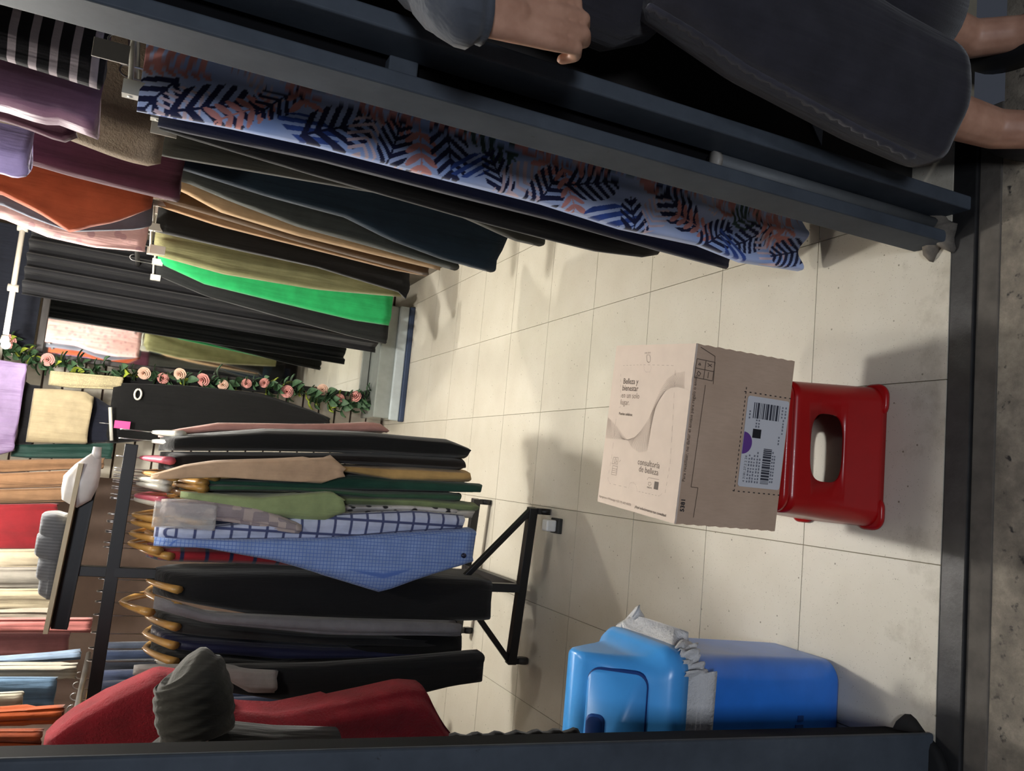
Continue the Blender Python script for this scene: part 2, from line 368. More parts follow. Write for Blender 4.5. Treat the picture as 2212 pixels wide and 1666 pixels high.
def text_mesh(s,size,place,mat,parent,name='printed_text',bold=0,xs=1.):
    cu=bpy.data.curves.new('t','FONT'); cu.body=s; cu.size=size; cu.resolution_u=2; cu.offset=bold
    ob=bpy.data.objects.new('t',cu); COL.objects.link(ob); bpy.context.view_layer.update()
    me=bpy.data.meshes.new_from_object(ob.evaluated_get(bpy.context.evaluated_depsgraph_get())); bpy.data.objects.remove(ob,do_unlink=True)
    vs=[place(v.co.x*xs,v.co.y) for v in me.vertices]; fs=[tuple(p_.vertices) for p_ in me.polygons]; bpy.data.meshes.remove(me)
    return link(name,vs,fs,mat,parent,False)
E1=.0004
def on_top(px):
    a0,b0=topxy(px); return lambda x,y:BP(a0+y,b0-x,BZ1+E1)
def on_front(px):
    a0,z0=frontaz(px); q=lambda x,y:(lambda p:(p[0],p[1],z0+y))(BP(a0+x,-.0018,0)); return q
text_mesh('Belleza y',.0188,on_top((1346,829)),ink,box,bold=.00025)
text_mesh('bienestar',.0188,on_top((1344,843.5)),ink,box,bold=.00025)
text_mesh('en un solo',.0188,on_top((1342,859)),inkm,box)
text_mesh('lugar.',.0188,on_top((1340,874)),inkm,box)
text_mesh('Puedes celebrar.',.0092,on_top((1337,896)),ink,box,bold=.0002)
text_mesh('consultoría',.0196,on_top((1377,1003)),ink,box)
text_mesh('de belleza',.0196,on_top((1379.5,1018.5)),ink,box)
text_mesh('natura',.0075,on_top((1397.5,1054)),ink,box)
text_mesh('para abrir',.0062,on_top((1393,764)),inkm,box)
text_mesh('Agreganos a Whatsapp +(55 19) 605 40070',.0078,on_top((1294,1073.5)),inkm,box,xs=1.05)
text_mesh('¡Aquí solucionamos tus consultas!',.0082,on_top((1371,1097)),ink,box,bold=.0002,xs=1.1)
def strip_top(pts,w,mat,name='printed_line'):
    mb=MB(); P=[topxy(p) for p in pts]
    for (a,b),(c,d) in zip(P[:-1],P[1:]):
        t_=np.array([c-a,d-b]); L=np.linalg.norm(t_)+1e-9; nn=np.array([-t_[1],t_[0]])/L*w/2
        mb.add([BP(a+nn[0],b+nn[1],BZ1+E1),BP(c+nn[0],d+nn[1],BZ1+E1),BP(c-nn[0],d-nn[1],BZ1+E1),BP(a-nn[0],b-nn[1],BZ1+E1)],[(0,1,2,3)])
    return mb
def poly_top(pts,mat,name,lift=0):
    vs=[]
    for p_ in pts: a,b=topxy(p_); vs.append(BP(a,b,BZ1+E1*.8+lift))
    return link(name,vs,[tuple(range(len(vs)))],mat,box,False)
poly_top([(1414.5,1040),(1423.3,1041.8),(1421.3,1058.8),(1412,1056.5)],plain('ink_block','6b625b',.9),'logo_block')
def cr(P,n):
    P=np.array(P,float); t_=np.linspace(0,len(P)-1,n); return np.stack([np.interp(t_,range(len(P)),P[:,0]),np.interp(t_,range(len(P)),P[:,1])],1)
Ae=cr([(1309,947),(1325,948),(1345,950),(1357,950),(1372,944),(1385,930),(1397,912),(1412,885),(1425,862),(1437,846),(1450,838),(1464,836),(1478,840)],110)
Be=cr([(1314,902),(1320,908),(1333,922),(1348,942),(1358,953),(1364,966),(1380,978),(1398,975),(1404,940),(1404,900),(1416,868),(1428,840),(1442,818),(1460,806),(1479,803)],110)
mb=MB()
for i in range(110):
    a,b=Ae[i],Be[i]; mid=(a+b)/2+np.array([-2.5,1.5])*math.sin(i*.06)
    s_=strip_top([a,(a+mid)/2+np.array([-.6,.4]),mid,(b+mid)/2+np.array([-.6,.4]),b],.0005,ink); mb.add(s_.v,s_.f)
mb.build('wave_print',inkm,box,smooth=False)
mb=MB()
for pl in ([(1341,808),(1340.5,880),(1337,880)],[(1346,790),(1392,788),(1455,790)],[(1459,800),(1454,900),(1448,1000),(1437,1065)],[(1331,905),(1322,985),(1313,1035),(1318,1045),(1354,1053)],[(1358,1055),(1361,1044),(1368,1042),(1374,1048),(1377,1062)],[(1380,1062),(1424,1072),(1430,1067)],[(1391,790),(1392,800),(1396,804),(1404,804),(1407,796),(1406,790)]):
    q=cr(pl,26)
    for i in range(0,25,2): s_=strip_top([q[i],q[i+1]],.0006,ink); mb.add(s_.v,s_.f)
for pl in ([(1397,770),(1398,767),(1403,767),(1405,772),(1405,780),(1402,784),(1398,781),(1397,770)],[(1398,1037),(1401,1032),(1424,1036.5)],[(1400.5,1047),(1401,1042),(1406,1042),(1407,1047),(1403,1050),(1400.5,1047)],
   [(1326,988),(1336,989),(1334,1003),(1322,1002),(1326,988)],[(1330,990),(1333,998),(1327,1000),(1330,990)],[(1338,998),(1341,994)],[(1324,1006),(1334,1008),(1331,1027),(1321,1025),(1324,1006)],[(1323,1012),(1333,1014)],[(1322.5,1016),(1332,1018)],[(1322,1020),(1331.5,1022)]):
    s_=strip_top(pl,.0009,ink); mb.add(s_.v,s_.f)
mb.build('printed_icons',inkm,box,smooth=False)
# front face print: flap cut lines, date code, handling panel
def rect_front(a0,z0,a1,z1,mat,name,parent,off=.0016):
    vs=[BP(a,-off,0)[:2]+(z,) for a,z in((a0,z0),(a1,z0),(a1,z1),(a0,z1))]; return link(name,vs,[(0,1,2,3)],mat,parent,False)
text_mesh('5381',.014,on_front((1476,1106)),inkd,box,bold=.0004)
text_mesh('Para reutilizar, no dañar el envase para regalo o envio',.0105,on_front((1478,1041)),plain('ink_front','5f5147',.9),box,xs=.98)
slit=plain('cut_line','4e4036',.95)
def line_front(pts,w=.0012):
    mb=MB(); P=[frontaz(q) for q in pts]
    for (a,b),(c,d) in zip(P[:-1],P[1:]):
        t_=np.array([c-a,d-b]); L=np.linalg.norm(t_)+1e-9; nn=np.array([-t_[1],t_[0]])/L*w/2
        vs=[(a+nn[0],b+nn[1]),(c+nn[0],d+nn[1]),(c-nn[0],d-nn[1]),(a-nn[0],b-nn[1])]
        mb.add([BP(x,-.0015,0)[:2]+(z,) for x,z in vs],[(0,1,2,3)])
    return mb
mb=line_front([(1513,750),(1544,770),(1540,830)]); m2=line_front([(1523,832),(1492,1052),(1507,1054),(1497,1118)]); mb.add(m2.v,m2.f)
mb.build('flap_cut',slit,box,smooth=False)
mb=MB()
for pl in ([(x_+8,y_+1) for x_,y_ in q_] for q_ in ([(1497,774),(1536,782),(1530,822),(1491,814),(1497,774)],[(1494,794),(1533,802)],[(1516.5,778),(1511,818)],[(1503,783),(1505,788),(1500,787),(1503,783)],[(1520,784),(1529,792)],[(1529,786),(1520,791)],[(1500,801),(1505,806),(1501,812),(1497,806),(1500,801)],[(1522,803),(1520,816)])):
    s_=line_front(pl,.0014); mb.add(s_.v,s_.f)
mb.build('handling_icons',plain('ink_front','5f5147',.9),box,smooth=False)
# white shipping label
lab=[frontaz(q) for q in((1592,1050),(1679,1059),(1704,868),(1618,854))]  # top-left, bottom-left, bottom-right, top-right (upright)
la0,la1=lab[0][0],lab[2][0]; lz1,lz0=lab[0][1],lab[2][1]; LH=lz1-lz0; LW=la1-la0
rr=rrect((la0+la1)/2,(lz0+lz1)/2,LW/2,LH/2,.006,0,4)
vs=[BP(a,-.0022,0)[:2]+(z,) for a,z,_ in rr]; vb=[BP(a,-.0013,0)[:2]+(z,) for a,z,_ in rr]; n=len(vs)
lab_o=link('shipping_label',vs+vb,[tuple(range(n)),tuple(range(n,2*n))[::-1]]+[(i,(i+1)%n,n+(i+1)%n,n+i) for i in range(n)],plain('label_paper','d5d6dc',.5,var=.02),box,False)
def LP(u,v): return la0+u*LW,lz0+v*LH      # u across, v up
OFF=.0026
def lrect(u0,v0,u1,v1,mat,name):
    a0,z0=LP(u0,v0); a1,z1=LP(u1,v1); return rect_front(a0,z0,a1,z1,mat,name,lab_o,OFF)
pur=plain('purple_ink','6a3f94',.6); barm=plain('bar_ink','3a3c48',.7)
ha=[];cu_=LP(.48,1.0)
for a in np.linspace(PI,2*PI,20): ha.append((cu_[0]+.024*math.cos(a),cu_[1]+.024*math.sin(a)-.0004))
link('purple_mark',[BP(a,-OFF,0)[:2]+(z,) for a,z in ha],[tuple(range(len(ha)))],pur,lab_o,False)
lrect(.545,.60,.645,.80,plain('code_block','1c1d24',.7),'code_block')
mb=MB(); u=.755
zz=.84
r2=random.Random(3)
while zz>.22:
    h_=r2.choice((.012,.02,.03,.05)); a0,z0=LP(.76,zz-h_); a1,z1=LP(.935,zz)
    mb.add([BP(a,-OFF,0)[:2]+(z,) for a,z in((a0,z0),(a1,z0),(a1,z1),(a0,z1))],[(0,1,2,3)]); zz-=h_+r2.choice((.012,.02,.025))
mb.build('ladder_barcode',barm,lab_o,smooth=False)
mb=MB(); uu=.05
while uu<.45:
    w_=r2.choice((.006,.01,.016,.024)); a0,z0=LP(uu,.29); a1,z1=LP(uu+w_,.49)
    mb.add([BP(a,-OFF,0)[:2]+(z,) for a,z in((a0,z0),(a1,z0),(a1,z1),(a0,z1))],[(0,1,2,3)]); uu+=w_+r2.choice((.006,.009))
mb.build('barcode',barm,lab_o,smooth=False)
text_mesh('4 3181.27.2 2 24',.0085,(lambda a0,z0:(lambda x,y:BP(a0+x,-OFF,0)[:2]+(z0+y,)))(*LP(.05,.86)),barm,lab_o)
mb=MB()
for u0,v,n_ in((.05,.79,9),(.05,.73,8),(.05,.67,9),(.05,.60,10),(.05,.54,8),(.07,.24,10),(.07,.19,9),(.62,.08,5),(.50,.14,3),(.80,.13,4),(.80,.05,4),(.66,.72,3),(.66,.66,3),(.75,.90,3)):
    for i in range(n_):
        w_=.02+.014*r2.random(); u_=u0+i*.036; a0,z0=LP(u_,v); a1,z1=LP(u_+w_*.8,v+.034)
        mb.add([BP(a,-OFF,0)[:2]+(z,) for a,z in((a0,z0),(a1,z0),(a1,z1),(a0,z1))],[(0,1,2,3)])
mb.build('fine_print',plain('print_grey','7d7f8a',.7),lab_o,smooth=False)['kind']='stuff'
mb=MB()
for i in range(24):
    a=la0-.012+(LW+.024)*i/23
    for z in(lz1+.006,): mb.add([BP(a+q[0],-.0015,0)[:2]+(z+q[1],) for q in((0,0),(.005,0),(.005,.0018),(0,.0018))],[(0,1,2,3)])
for i in range(10):
    z=lz1+.006-(LH+.01)*i/9
    for a in(la0-.012,la1+.006): mb.add([BP(a+q[0],-.0015,0)[:2]+(z+q[1],) for q in((0,0),(.0022,0),(.0022,.005),(0,.005))],[(0,1,2,3)])
mb.build('dashed_frame',inkd,box,smooth=False)

# ================================================================== BLUE BIN
blue=plain('bin_blue','2f7de6',.33,0,0,spec=.5,var=.08); blue2=plain('lid_blue','4aa3f0',.3,0,0,spec=.5,var=.05)
bx,by=-.44,1.185; hw=.198; hd=.142
binr=thing('waste_bin','tall blue plastic waste bin with a swing lid and white liner','bin',(bx,by,0))
rings=[]
for z,s in((0,.86),(.012,.905),(.05,.915),(.25,.95),(.47,1.0),(.475,1.03),(.488,1.03)): rings.append(rrect(bx,by,hw*s,hd*s,.05*s,z,7))
MB().loft(rings).build('body',blue,binr)
# lid: rim, gable with sloping flap
lidz=.488
lid=MB().loft([rrect(bx,by,hw*1.06,hd*1.08,.055,lidz-.03,7),rrect(bx,by,hw*1.07,hd*1.09,.055,lidz,7),rrect(bx,by,hw*1.02,hd*1.03,.055,lidz+.018,7),rrect(bx,by,hw*.93,hd*.92,.05,lidz+.034,7),rrect(bx,by,hw*.925,hd*.70,.045,lidz+.0753,7),rrect(bx,by,hw*.92,hd*.48,.03,lidz+.1167,7),rrect(bx,by,hw*.915,hd*.28,.02,lidz+.154,7),rrect(bx,by,hw*.905,hd*.18,.016,lidz+.165,7),rrect(bx,by,hw*.88,hd*.08,.008,lidz+.168,7)])
lido=lid.build('lid',blue2,binr)
# flap panel on the front slope
def slope(u,v,off): # u -1..1 across, v 0..1 up the slope
    y=by-hd*(.92-.64*v); z=lidz+.034+.120*v; nn=np.array([0,-.797,.604]); nn/=np.linalg.norm(nn)
    return np.array([bx+u*hw,y,z])+nn*off
def slope_panel(u0,u1,v0,v1,r,off,th):
    w=(u1-u0)*hw; h=(v1-v0)*.156
    base=rrect(0,0,w/2,h/2,r,0,6); f_=lambda a,b,o:slope((u0+u1)/2+a/hw,(v0+v1)/2+b/.156,o)
    return [[f_(a,b,off) for a,b,_ in base],[f_(a,b,off+th*.7) for a,b,_ in base],[f_(a*.985,b*.97,off+th) for a,b,_ in base]]
MB().loft(slope_panel(-.80,.80,.10,.985,.030,-.012,.0135)).build('flap_groove',plain('groove_blue','0f3a80',.5),lido)
fl=MB().loft(slope_panel(-.77,.77,.125,.98,.026,-.012,.0155)).build('flap',blue2,lido)
MB().loft(slope_panel(-.30,.30,.68,.955,.016,.001,.0042)).build('grip_recess',plain('grip_blue','1a56aa',.45),fl)
MB().loft(slope_panel(-.27,.27,.72,.945,.014,.004,.0016)).build('grip_dark',plain('grip_deep','113f86',.5),fl)
# white liner folded over the rim
bagm,bt,bb_=newmat('liner_white'); bb_.inputs['Base Color'].default_value=(.85,.85,.86,1); bb_.inputs['Roughness'].default_value=.35; bb_.inputs['Transmission Weight'].default_value=.12; bb_.inputs['Alpha'].default_value=.86
bump(bt,bb_,noise(bt,coords(bt),40,6,.7),.9,.012)
rg=[]; n=120
pk=aZ(1385,1305,.44)
for k,z in enumerate(np.linspace(.470,.418,9)):
    base=rrect(bx,by,hw*1.05+.006*k/8,hd*1.06+.006*k/8,.055,0,29); ring=[]
    for i,(x,y,_) in enumerate(base):
        a=i/len(base)*2*PI; d_=.006*math.sin(a*17+k*.3)+.005*math.sin(a*29-k*.5)+.004*math.sin(a*7)
        zz=z-.018*math.sin(a*3+1)*k/8-.010*(k/8)*max(0,(-(y-by)/hd))
        px_,py_=x+(x-bx)/hw*d_,y+(y-by)/hd*d_
        g=math.exp(-(((a-.55+PI)%(2*PI)-PI)/.62)**2)      # pulled corner at the rear right
        w_=g*min(1,k/5)*(1 if k<=5 else (1-(k-5)*.12))
        px_+=w_*(pk[0]-px_)*.95; py_+=w_*(pk[1]-py_)*.8; zz+=w_*(pk[2]-zz)*.7
        ring.append((px_,py_,zz))
    rg.append(ring)
li=MB().loft(rg,caps=False).build('liner_bag',bagm,binr); sm=li.modifiers.new('s','SOLIDIFY'); sm.thickness=.0012
mb=MB()
for i in range(9): mb.box((bx-.02-.09+i*.02,by-hd*.945,.115),(bx-.02-.078+i*.02,by-hd*.915,.131+.006*(i%2)))
mb.build('embossed_mark',plain('bin_mark','24509a',.5),binr,smooth=False)

# ================================================================== GARMENTS
def edge(pts,Y): 
    q=np.array([aY(x,y,Y) for x,y in pts]); o=np.argsort(-q[:,2]); return q[o,2],q[o,0]
def interp(z,zs,xs): return np.interp(-z,-zs,xs)
def garment(name,label,cat,mat,Y,L=None,R=None,w=.30,d=.06,ztop=None,zbot=None,group=None,k=5,amp=.010,n=36,nz=26,hemslope=0.,shoulder=0.,seed=None,parent=None,tag_it=True,cols=None,power=.55,taper=1.0,yoff=None):
    sd=random.Random(seed if seed is not None else hash(label)%1000 if False else sum(map(ord,label)))
    if L: zl,xl=edge(L,Y)
    if R: zr,xr=edge(R,Y)
    wt,wbm=(w if hasattr(w,'__len__') else (w,w))
    zz=[]
    if L: zz+=[zl.max(),zl.min()]
    if R: zz+=[zr.max(),zr.min()]
    z1=ztop if ztop is not None else max(zz); z0=zbot if zbot is not None else min(zz)
    rings=[]; colarr=[]
    ph=[sd.uniform(0,6.28) for _ in range(4)]
    for i in range(nz+1):
        h=i/nz; z=z1+(z0-z1)*h; ww=wt+(wbm-wt)*h
        if L and R: a=interp(z,zl,xl); b=interp(z,zr,xr)
        elif L: a=interp(z,zl,xl); b=a+ww
        else: b=interp(z,zr,xr); a=b-ww
        if b-a<.012: m_=(a+b)/2; a,b=m_-.006,m_+.006
        dd=d*(taper+(1-taper)*h) if taper!=1 else d
        if shoulder and h<shoulder: dd=dd*(.45+.55*math.sqrt(h/shoulder))
        cx,hx=(a+b)/2,(b-a)/2; cy,hy=Y+(d/2 if yoff is None else yoff),dd/2
        e=.35 if i in(0,) else 1
        ring=[]
        for j in range(n):
            t_=2*PI*j/n; c,s=math.cos(t_),math.sin(t_)
            ux=np.sign(c)*abs(c)**power; uy=np.sign(s)*abs(s)**power
            f_=amp*(.25+.75*h)*(math.sin(k*t_+ph[0]+1.3*h)+.6*math.sin((k+3)*t_*1.0+ph[1]-2*h)+.4*math.sin(5*h*2+ph[2]))
            x=cx+ux*hx; y=cy+uy*hy*e
            if hx>hy: y+=f_*abs(uy)**.5*np.sign(uy)*.0+f_*(1-.6*abs(ux))
            else: x+=f_*(1-.6*abs(uy))*.8; y+=f_*.7
            zc=z+(hemslope*(ux)*h if i>nz-3 else 0)+(.004*math.sin(k*t_+ph[3]) if i>=nz-1 else 0)
            ring.append((x,y,zc))
        rings.append(ring)
    mb=MB().loft(rings); o=mb.build(name,mat,parent)
    if tag_it: tag(o,label,cat,group)
    o['cx']=0; del o['cx']
    return o,rings
F=fabric
# ---- hangers
chrome=plain('hanger_wire','b8b8ba',.3,.9); gold=plain('hanger_wood','b58a4a',.35,0,0,coat=.3,var=.15); clear=plain('hanger_plastic','c9c7bd',.3,var=.05); pinkp=plain('hanger_pink','c65f72',.35); blackp=plain('hanger_black','17171a',.4)
def hook_pts(rise,ax='x'):
    # from shoulder point up and over a bar; (u: along perpendicular of bar, z)
    P=[(0,0),(0,rise-.028)]+[(.016-.016*math.cos(a),rise-.028+.022*math.sin(a)+.006) for a in np.linspace(0,PI*.95,8)]
    return P
def clip_hanger(x,y,zt,zbar,label,group,mat,half=.13):
    t_=thing('clip_hanger',label,'hanger',(x,y,zt),group)
    mb=MB(); mb.tube([(x-half,y,zt+.012),(x,y,zt+.02),(x+half,y,zt+.012)],.005,8); mb.build('bar',mat,t_)
    P=hook_pts(zbar-zt-.02+.03); MB().tube([(x+u-.016,y,zt+.02+z) for u,z in P],.0022,6).build('hook',chrome,t_)
    for s in(-1,1):
        MB().box((x+s*half*.85-.014,y-.012,zt-.022),(x+s*half*.85+.014,y+.012,zt+.026)).build('clip',mat,t_,smooth=False)
    return t_
def wood_hanger(x,y,zt,zbar,label,group,mat,half=.2,tilt=0):
    t_=thing('coat_hanger',label,'hanger',(x,y,zt-.07),group)
    pts=[(x,y+half*u,zt-.075*abs(u)**1.5+.012*(1-abs(u))) for u in np.linspace(-1,1,15)]
    MB().tube(pts,[.007+.007*abs(u) for u in np.linspace(-1,1,15)],8,flat=1.5).build('shoulder_bar',mat,t_)
    P=hook_pts(zbar-zt+.028); MB().tube([(x,y+u-.016,zt+.01+z) for u,z in P],.0022,6).build('hook',chrome,t_)
    return t_
# ---------------- right-hand rack, lower rail
railb=thing('clothes_rail','long steel clothes rail along the right wall, carrying the trousers','rail',(1.05,2.9,1.70))
MB().tube([(.93,.98,1.70),(1.12,4.85,1.70)],.012,12).build('rail_pipe',plain('rail_steel','9a9a98',.35,.8),railb)
for y in(1.15,2.9,4.7):
    x=.93+(y-.98)/3.87*.19; MB().tube([(x,y,1.70),(XR,y,1.70)],.008,8).build('bracket',plain('rail_steel','9a9a98',.35,.8),railb)
def railx(y): return .93+(y-.98)/3.87*.19
# floral garment with a painted print (palm fronds and coral leaves on pale blue)
def floral(label,Y,L,w,d,seed):
    r=random.Random(seed); zl,xl=edge(L,Y); z1,z0=1.665,zl.min(); n,nz=320,680
    H=z1-z0; W_=w[1]*2+.1
    shapes=[]
    for i in range(22): shapes.append((r.choice('NCCGPBW'),r.uniform(.2,W_),r.uniform(0,H),r.uniform(0,6.28),r.uniform(.05,.085)))
    kinds='NCWCNPCWNCBG'
    for i in range(54): shapes.append((kinds[i%12],.04+.10*(i%2)+r.uniform(-.04,.04),H*(i+.5)/54,r.uniform(0,6.28),r.uniform(.055,.085)))
    per=[]; V=[];Cc=[]
    bg=np.array(lin('93aee6')[:3]); bg2=np.array(lin('c3d0f2')[:3]); navy=np.array(lin('1b2148')[:3]); cor=np.array(lin('d08f8c')[:3]); grn=np.array(lin('37504f')[:3]); pal=np.array(lin('d9c3cf')[:3]); blu=np.array(lin('35509c')[:3])
    hs=np.linspace(0,1,nz+1); ts=np.linspace(0,2*PI,n,endpoint=False)
    zz=z1+(z0-z1)*hs; xa=np.array([interp(z,zl,xl) for z in zz]); ww=w[0]+(w[1]-w[0])*hs
    c,s=np.cos(ts),np.sin(ts); ux=np.sign(c)*np.abs(c)**.5; uy=np.sign(s)*np.abs(s)**.6
    cx=xa+ww/2; X=cx[:,None]+ux[None,:]*(ww/2)[:,None]
    # central crease + ripples
    fold=.018*np.exp(-((X-(xa+.10+.02*hs)[:,None])/.018)**2)-.010*np.sin((X-cx[:,None])*58+3*hs[:,None])*(.3+.7*hs[:,None])
    Yv=Y+d/2+uy[None,:]*(d/2)*(1-.55*np.exp(-hs*30))[:,None]+fold*np.where(uy<0,1,.3)[None,:]
    Z=np.repeat(zz[:,None],n,1)+.010*np.sin(ux*7)[None,:]*(hs[:,None]>.985)
    U=np.where(uy[None,:]<0,X-xa[:,None],W_-(X-xa[:,None])); Vv=z1-Z
    t_=.5+.5*np.sin(U*23+np.sin(Vv*11)*2)*np.sin(Vv*17+1); C=bg[None,None]*(1-t_[...,None])+bg2[None,None]*t_[...,None]
    for kind,su,sv,an,sz in shapes:
        du,dv=U-su,Vv-sv; a=du*math.cos(an)+dv*math.sin(an); b=-du*math.sin(an)+dv*math.cos(an); aa,b_=a/sz,b/sz
        if kind in'NG': m=(np.abs(aa)<1)&(np.abs(b_)<.55*np.sqrt(np.clip(1-aa**2,0,1))+.02)&((np.sin((aa*1.0-np.abs(b_)*.9)*19)>-.15)|(np.abs(b_)<.03)); col=navy if kind=='N' else grn
        elif kind=='C':
            m=np.zeros_like(aa,bool)
            for q in np.linspace(-.8,.8,6):
                for sg in(-1,1):
                    la=(aa-q)*.62-sg*b_*.78*1.0; lb=(aa-q)*.78+sg*b_*.62
                    la2=sg*b_*.8-(aa-q)*.6; lb2=sg*b_*.6+(aa-q)*.8
                    m|=((la2-.28)/.28)**2+(lb2/.09)**2<1
            m|=(np.abs(b_)<.025)&(np.abs(aa)<1); col=cor
        elif kind=='W': m=(np.abs(aa)<1)&(np.abs(b_)<.6*(1-aa**2))&(np.sin((aa-np.abs(b_)*.8)*24)>.2); col=pal
        elif kind=='P': m=(aa**2+b_**2<.3)&((np.sin(aa*30)*np.sin(b_*31))>.15); col=cor*.75
        else: m=(np.abs(aa)<.9)&(np.abs(b_)<.4*(1-aa**2))&(np.sin(b_*26+aa*6)>-.3); col=blu
        C[m]=col*(.85+.3*np.sin(aa[m]*5)[:,None]**2) if m.any() else col
    V=np.stack([X,Yv,Z],-1).reshape(-1,3); fs=[]
    for i in range(nz):
        o_=i*n
        for j in range(n): fs.append((o_+j,o_+(j+1)%n,o_+n+(j+1)%n,o_+n+j))
    fs.append(tuple(range(n))[::-1]); fs.append(tuple(nz*n+j for j in range(n)))
    m=MATS.get('print')
    if not m:
        m,t,b=newmat('printed_cloth'); at=N(t,'ShaderNodeAttribute',attribute_name='print'); t.links.new(at.outputs['Color'],b.inputs['Base Color']); b.inputs['Roughness'].default_value=.8; b.inputs['Sheen Weight'].default_value=.2; b.inputs['Specular IOR Level'].default_value=.25; MATS['print']=m
    cols=np.concatenate([C.reshape(-1,3),np.ones((n*(nz+1),1))],1)
    o=link('floral_trousers',V,fs,m,None,True,None,cols); tag(o,label,'trousers','trousers on the right rail'); return o
TR='trousers on the right rail'
fl1=[(225,232),(280,227),(500,267),(687,308),(890,361),(1180,435),(1351,490),(1520,526),(1612,563),(1735,581)]
floral('pale blue trousers with coral and navy palm leaf print, hanging by the slotted post',1.19,fl1,(.20,.26),.05,5)
clip_hanger(railx(1.21)-.10,1.215,1.668,1.70,'pale plastic clip hanger holding the palm print trousers','clip hangers on the right rail',clear,.10)
def trou(label,mat,Y,L,w=(.26,.34),d=.05,zt=None,hang=True,**kw):
    o,r=garment('trousers',label,'trousers',mat,Y,L=L,w=w,d=d,ztop=zt,group=TR,**kw)
    top=r[0]; xs=[p[0] for p in top]; zt_=top[0][2]
    if hang:
        x=(min(xs)+max(xs))/2; clip_hanger(x,Y+d/2,zt_-.004,1.70,'clip hanger holding the '+label.split(',')[0].replace(' hanging','').replace(' with a narrow','') ,'clip hangers on the right rail',clear,.10)
    return o
trou('dark navy trousers with a pinstripe edge, just behind the palm print ones',F('1a1d33'),1.37,[(330,262),(700,340),(1000,419),(1200,470),(1429,536),(1582,577)],zt=1.63)
trou('black trousers with a rounded hem, second behind the palm print ones',F('101114'),1.58,[(340,270),(700,378),(1000,463),(1180,510),(1300,540),(1400,552),(1432,546)],zt=1.63,w=(.24,.3))
trou('short charcoal trousers between the black and the teal navy ones',F('35352f'),1.88,[(345,330),(900,425),(1020,470),(1120,515),(1178,528)],zt=1.63,w=(.24,.3))
trou('wide teal navy trousers with a broad square hem',F('142533'),2.26,[(390,359),(581,420),(748,465),(846,514),(968,559),(1086,589)],zt=1.63,w=(.2,.26),hemslope=-.03,amp=.006)
trou('slate grey trousers beside the beige ones',F('3d403c'),2.40,[(402,388),(500,430),(650,487),(810,530),(930,565),(990,582)],zt=1.61,w=(.2,.26))
trou('beige twill trousers hanging between slate and brown pairs',F('a98c68'),2.50,[(386,404),(475,453),(646,506),(809,546),(955,581)],zt=1.61,w=(.2,.26))
trou('dark brown trousers with narrow legs beside the beige pair',F('4a3620'),2.60,[(345,428),(483,469),(646,518),(800,560),(927,592)],zt=1.62,w=(.2,.26))
trou('tan trousers hanging next to long black ones',F('9a7a58'),2.70,[(341,441),(475,485),(646,528),(850,580),(923,594)],zt=1.62,w=(.2,.26))
trou('long black trousers next to the khaki pair',F('161513'),2.90,[(341,498),(524,540),(687,575),(866,630),(880,645)],zt=1.62,w=(.2,.26))
trou('khaki olive trousers beside the bright green ones',F('7c7a54'),3.20,[(341,550),(483,590),(687,624),(868,640)],zt=1.62,w=(.2,.26),k=9,amp=.008)
trou('bright green wide-leg trousers hanging on the right rail',F('1f9a55'),3.88,[(333,561),(443,612),(605,652),(768,691),(842,702)],zt=1.60,w=(.17,.24),amp=.007)
trou('black pleated trousers behind the bright green ones',F('141616'),4.15,[(320,585),(450,640),(600,682),(760,725),(835,742)],zt=1.60,w=(.14,.2),k=11,amp=.008)
# ---------------- right-hand rack, upper rail
rail2o=thing('clothes_rail','upper steel clothes rail along the right wall, carrying the tops','rail',(1.05,2.3,2.42))
MB().tube([(.93,.98,2.42),(1.12,3.6,2.42)],.012,12).build('rail_pipe',plain('rail_steel','9a9a98',.35,.8),rail2o)
for y in(1.2,3.4): MB().tube([(1.0,y,2.42),(XR,y,2.42)],.008,8).build('bracket',plain('rail_steel','9a9a98',.35,.8),rail2o)
TP='tops on the upper right rail'
def topg(name,label,mat,Y,L,w=(.3,.34),d=.07,zt=2.36,cat='top',**kw):
    o,r=garment(name,label,cat,mat,Y,L=L,w=w,d=d,ztop=zt,group=TP,shoulder=.12,**kw)
    x=railx(Y); wood_hanger_x(x,Y+d/2,zt+.005,2.42,'hanger holding the '+label.split(',')[0],'hangers on the upper right rail',blackp)
    return o
def wood_hanger_x(x,y,zt,zbar,label,group,mat,half=.18):
    t_=thing('coat_hanger',label,'hanger',(x,y,zt-.06),group)
    pts=[(x+half*u,y,zt-.06*abs(u)**1.5) for u in np.linspace(-1,1,15)]
    MB().tube(pts,[.006+.005*abs(u) for u in np.linspace(-1,1,15)],8,flat=1.4).build('shoulder_bar',mat,t_)
    P=hook_pts(zbar-zt+.028); MB().tube([(x+u-.016,y,zt+z) for u,z in P],.0022,6).build('hook',chrome,t_)
    return t_
topg('striped_shirt','black knit top with narrow white stripes and a red edge',F('17151a',kind='stripeZ',h2='b9aeb4',scale=9),1.28,[(0,112),(60,130),(216,178)],d=.06)
topg('blouse','dusty mauve satin blouse with soft folds',F('7d5a70',rough=.5),1.42,[(0,217),(90,248),(110,243),(205,281)],d=.09,amp=.016,k=3)
topg('blouse','brownish plum blouse behind the dusty mauve one',F('5b3c48'),1.58,[(0,250),(60,270),(130,297),(160,285)],d=.06)
topg('fluffy_jumper','fluffy beige jumper with a price tag',F('a8957f',kind='sherpa'),1.74,[(120,275),(150,288),(250,326),(312,344),(345,338)],d=.09,amp=.012)
topg('blouse','pale lilac blouse with a short hem',F('9c8fc0',rough=.6),1.92,[(0,366),(30,376),(55,372)],d=.07)
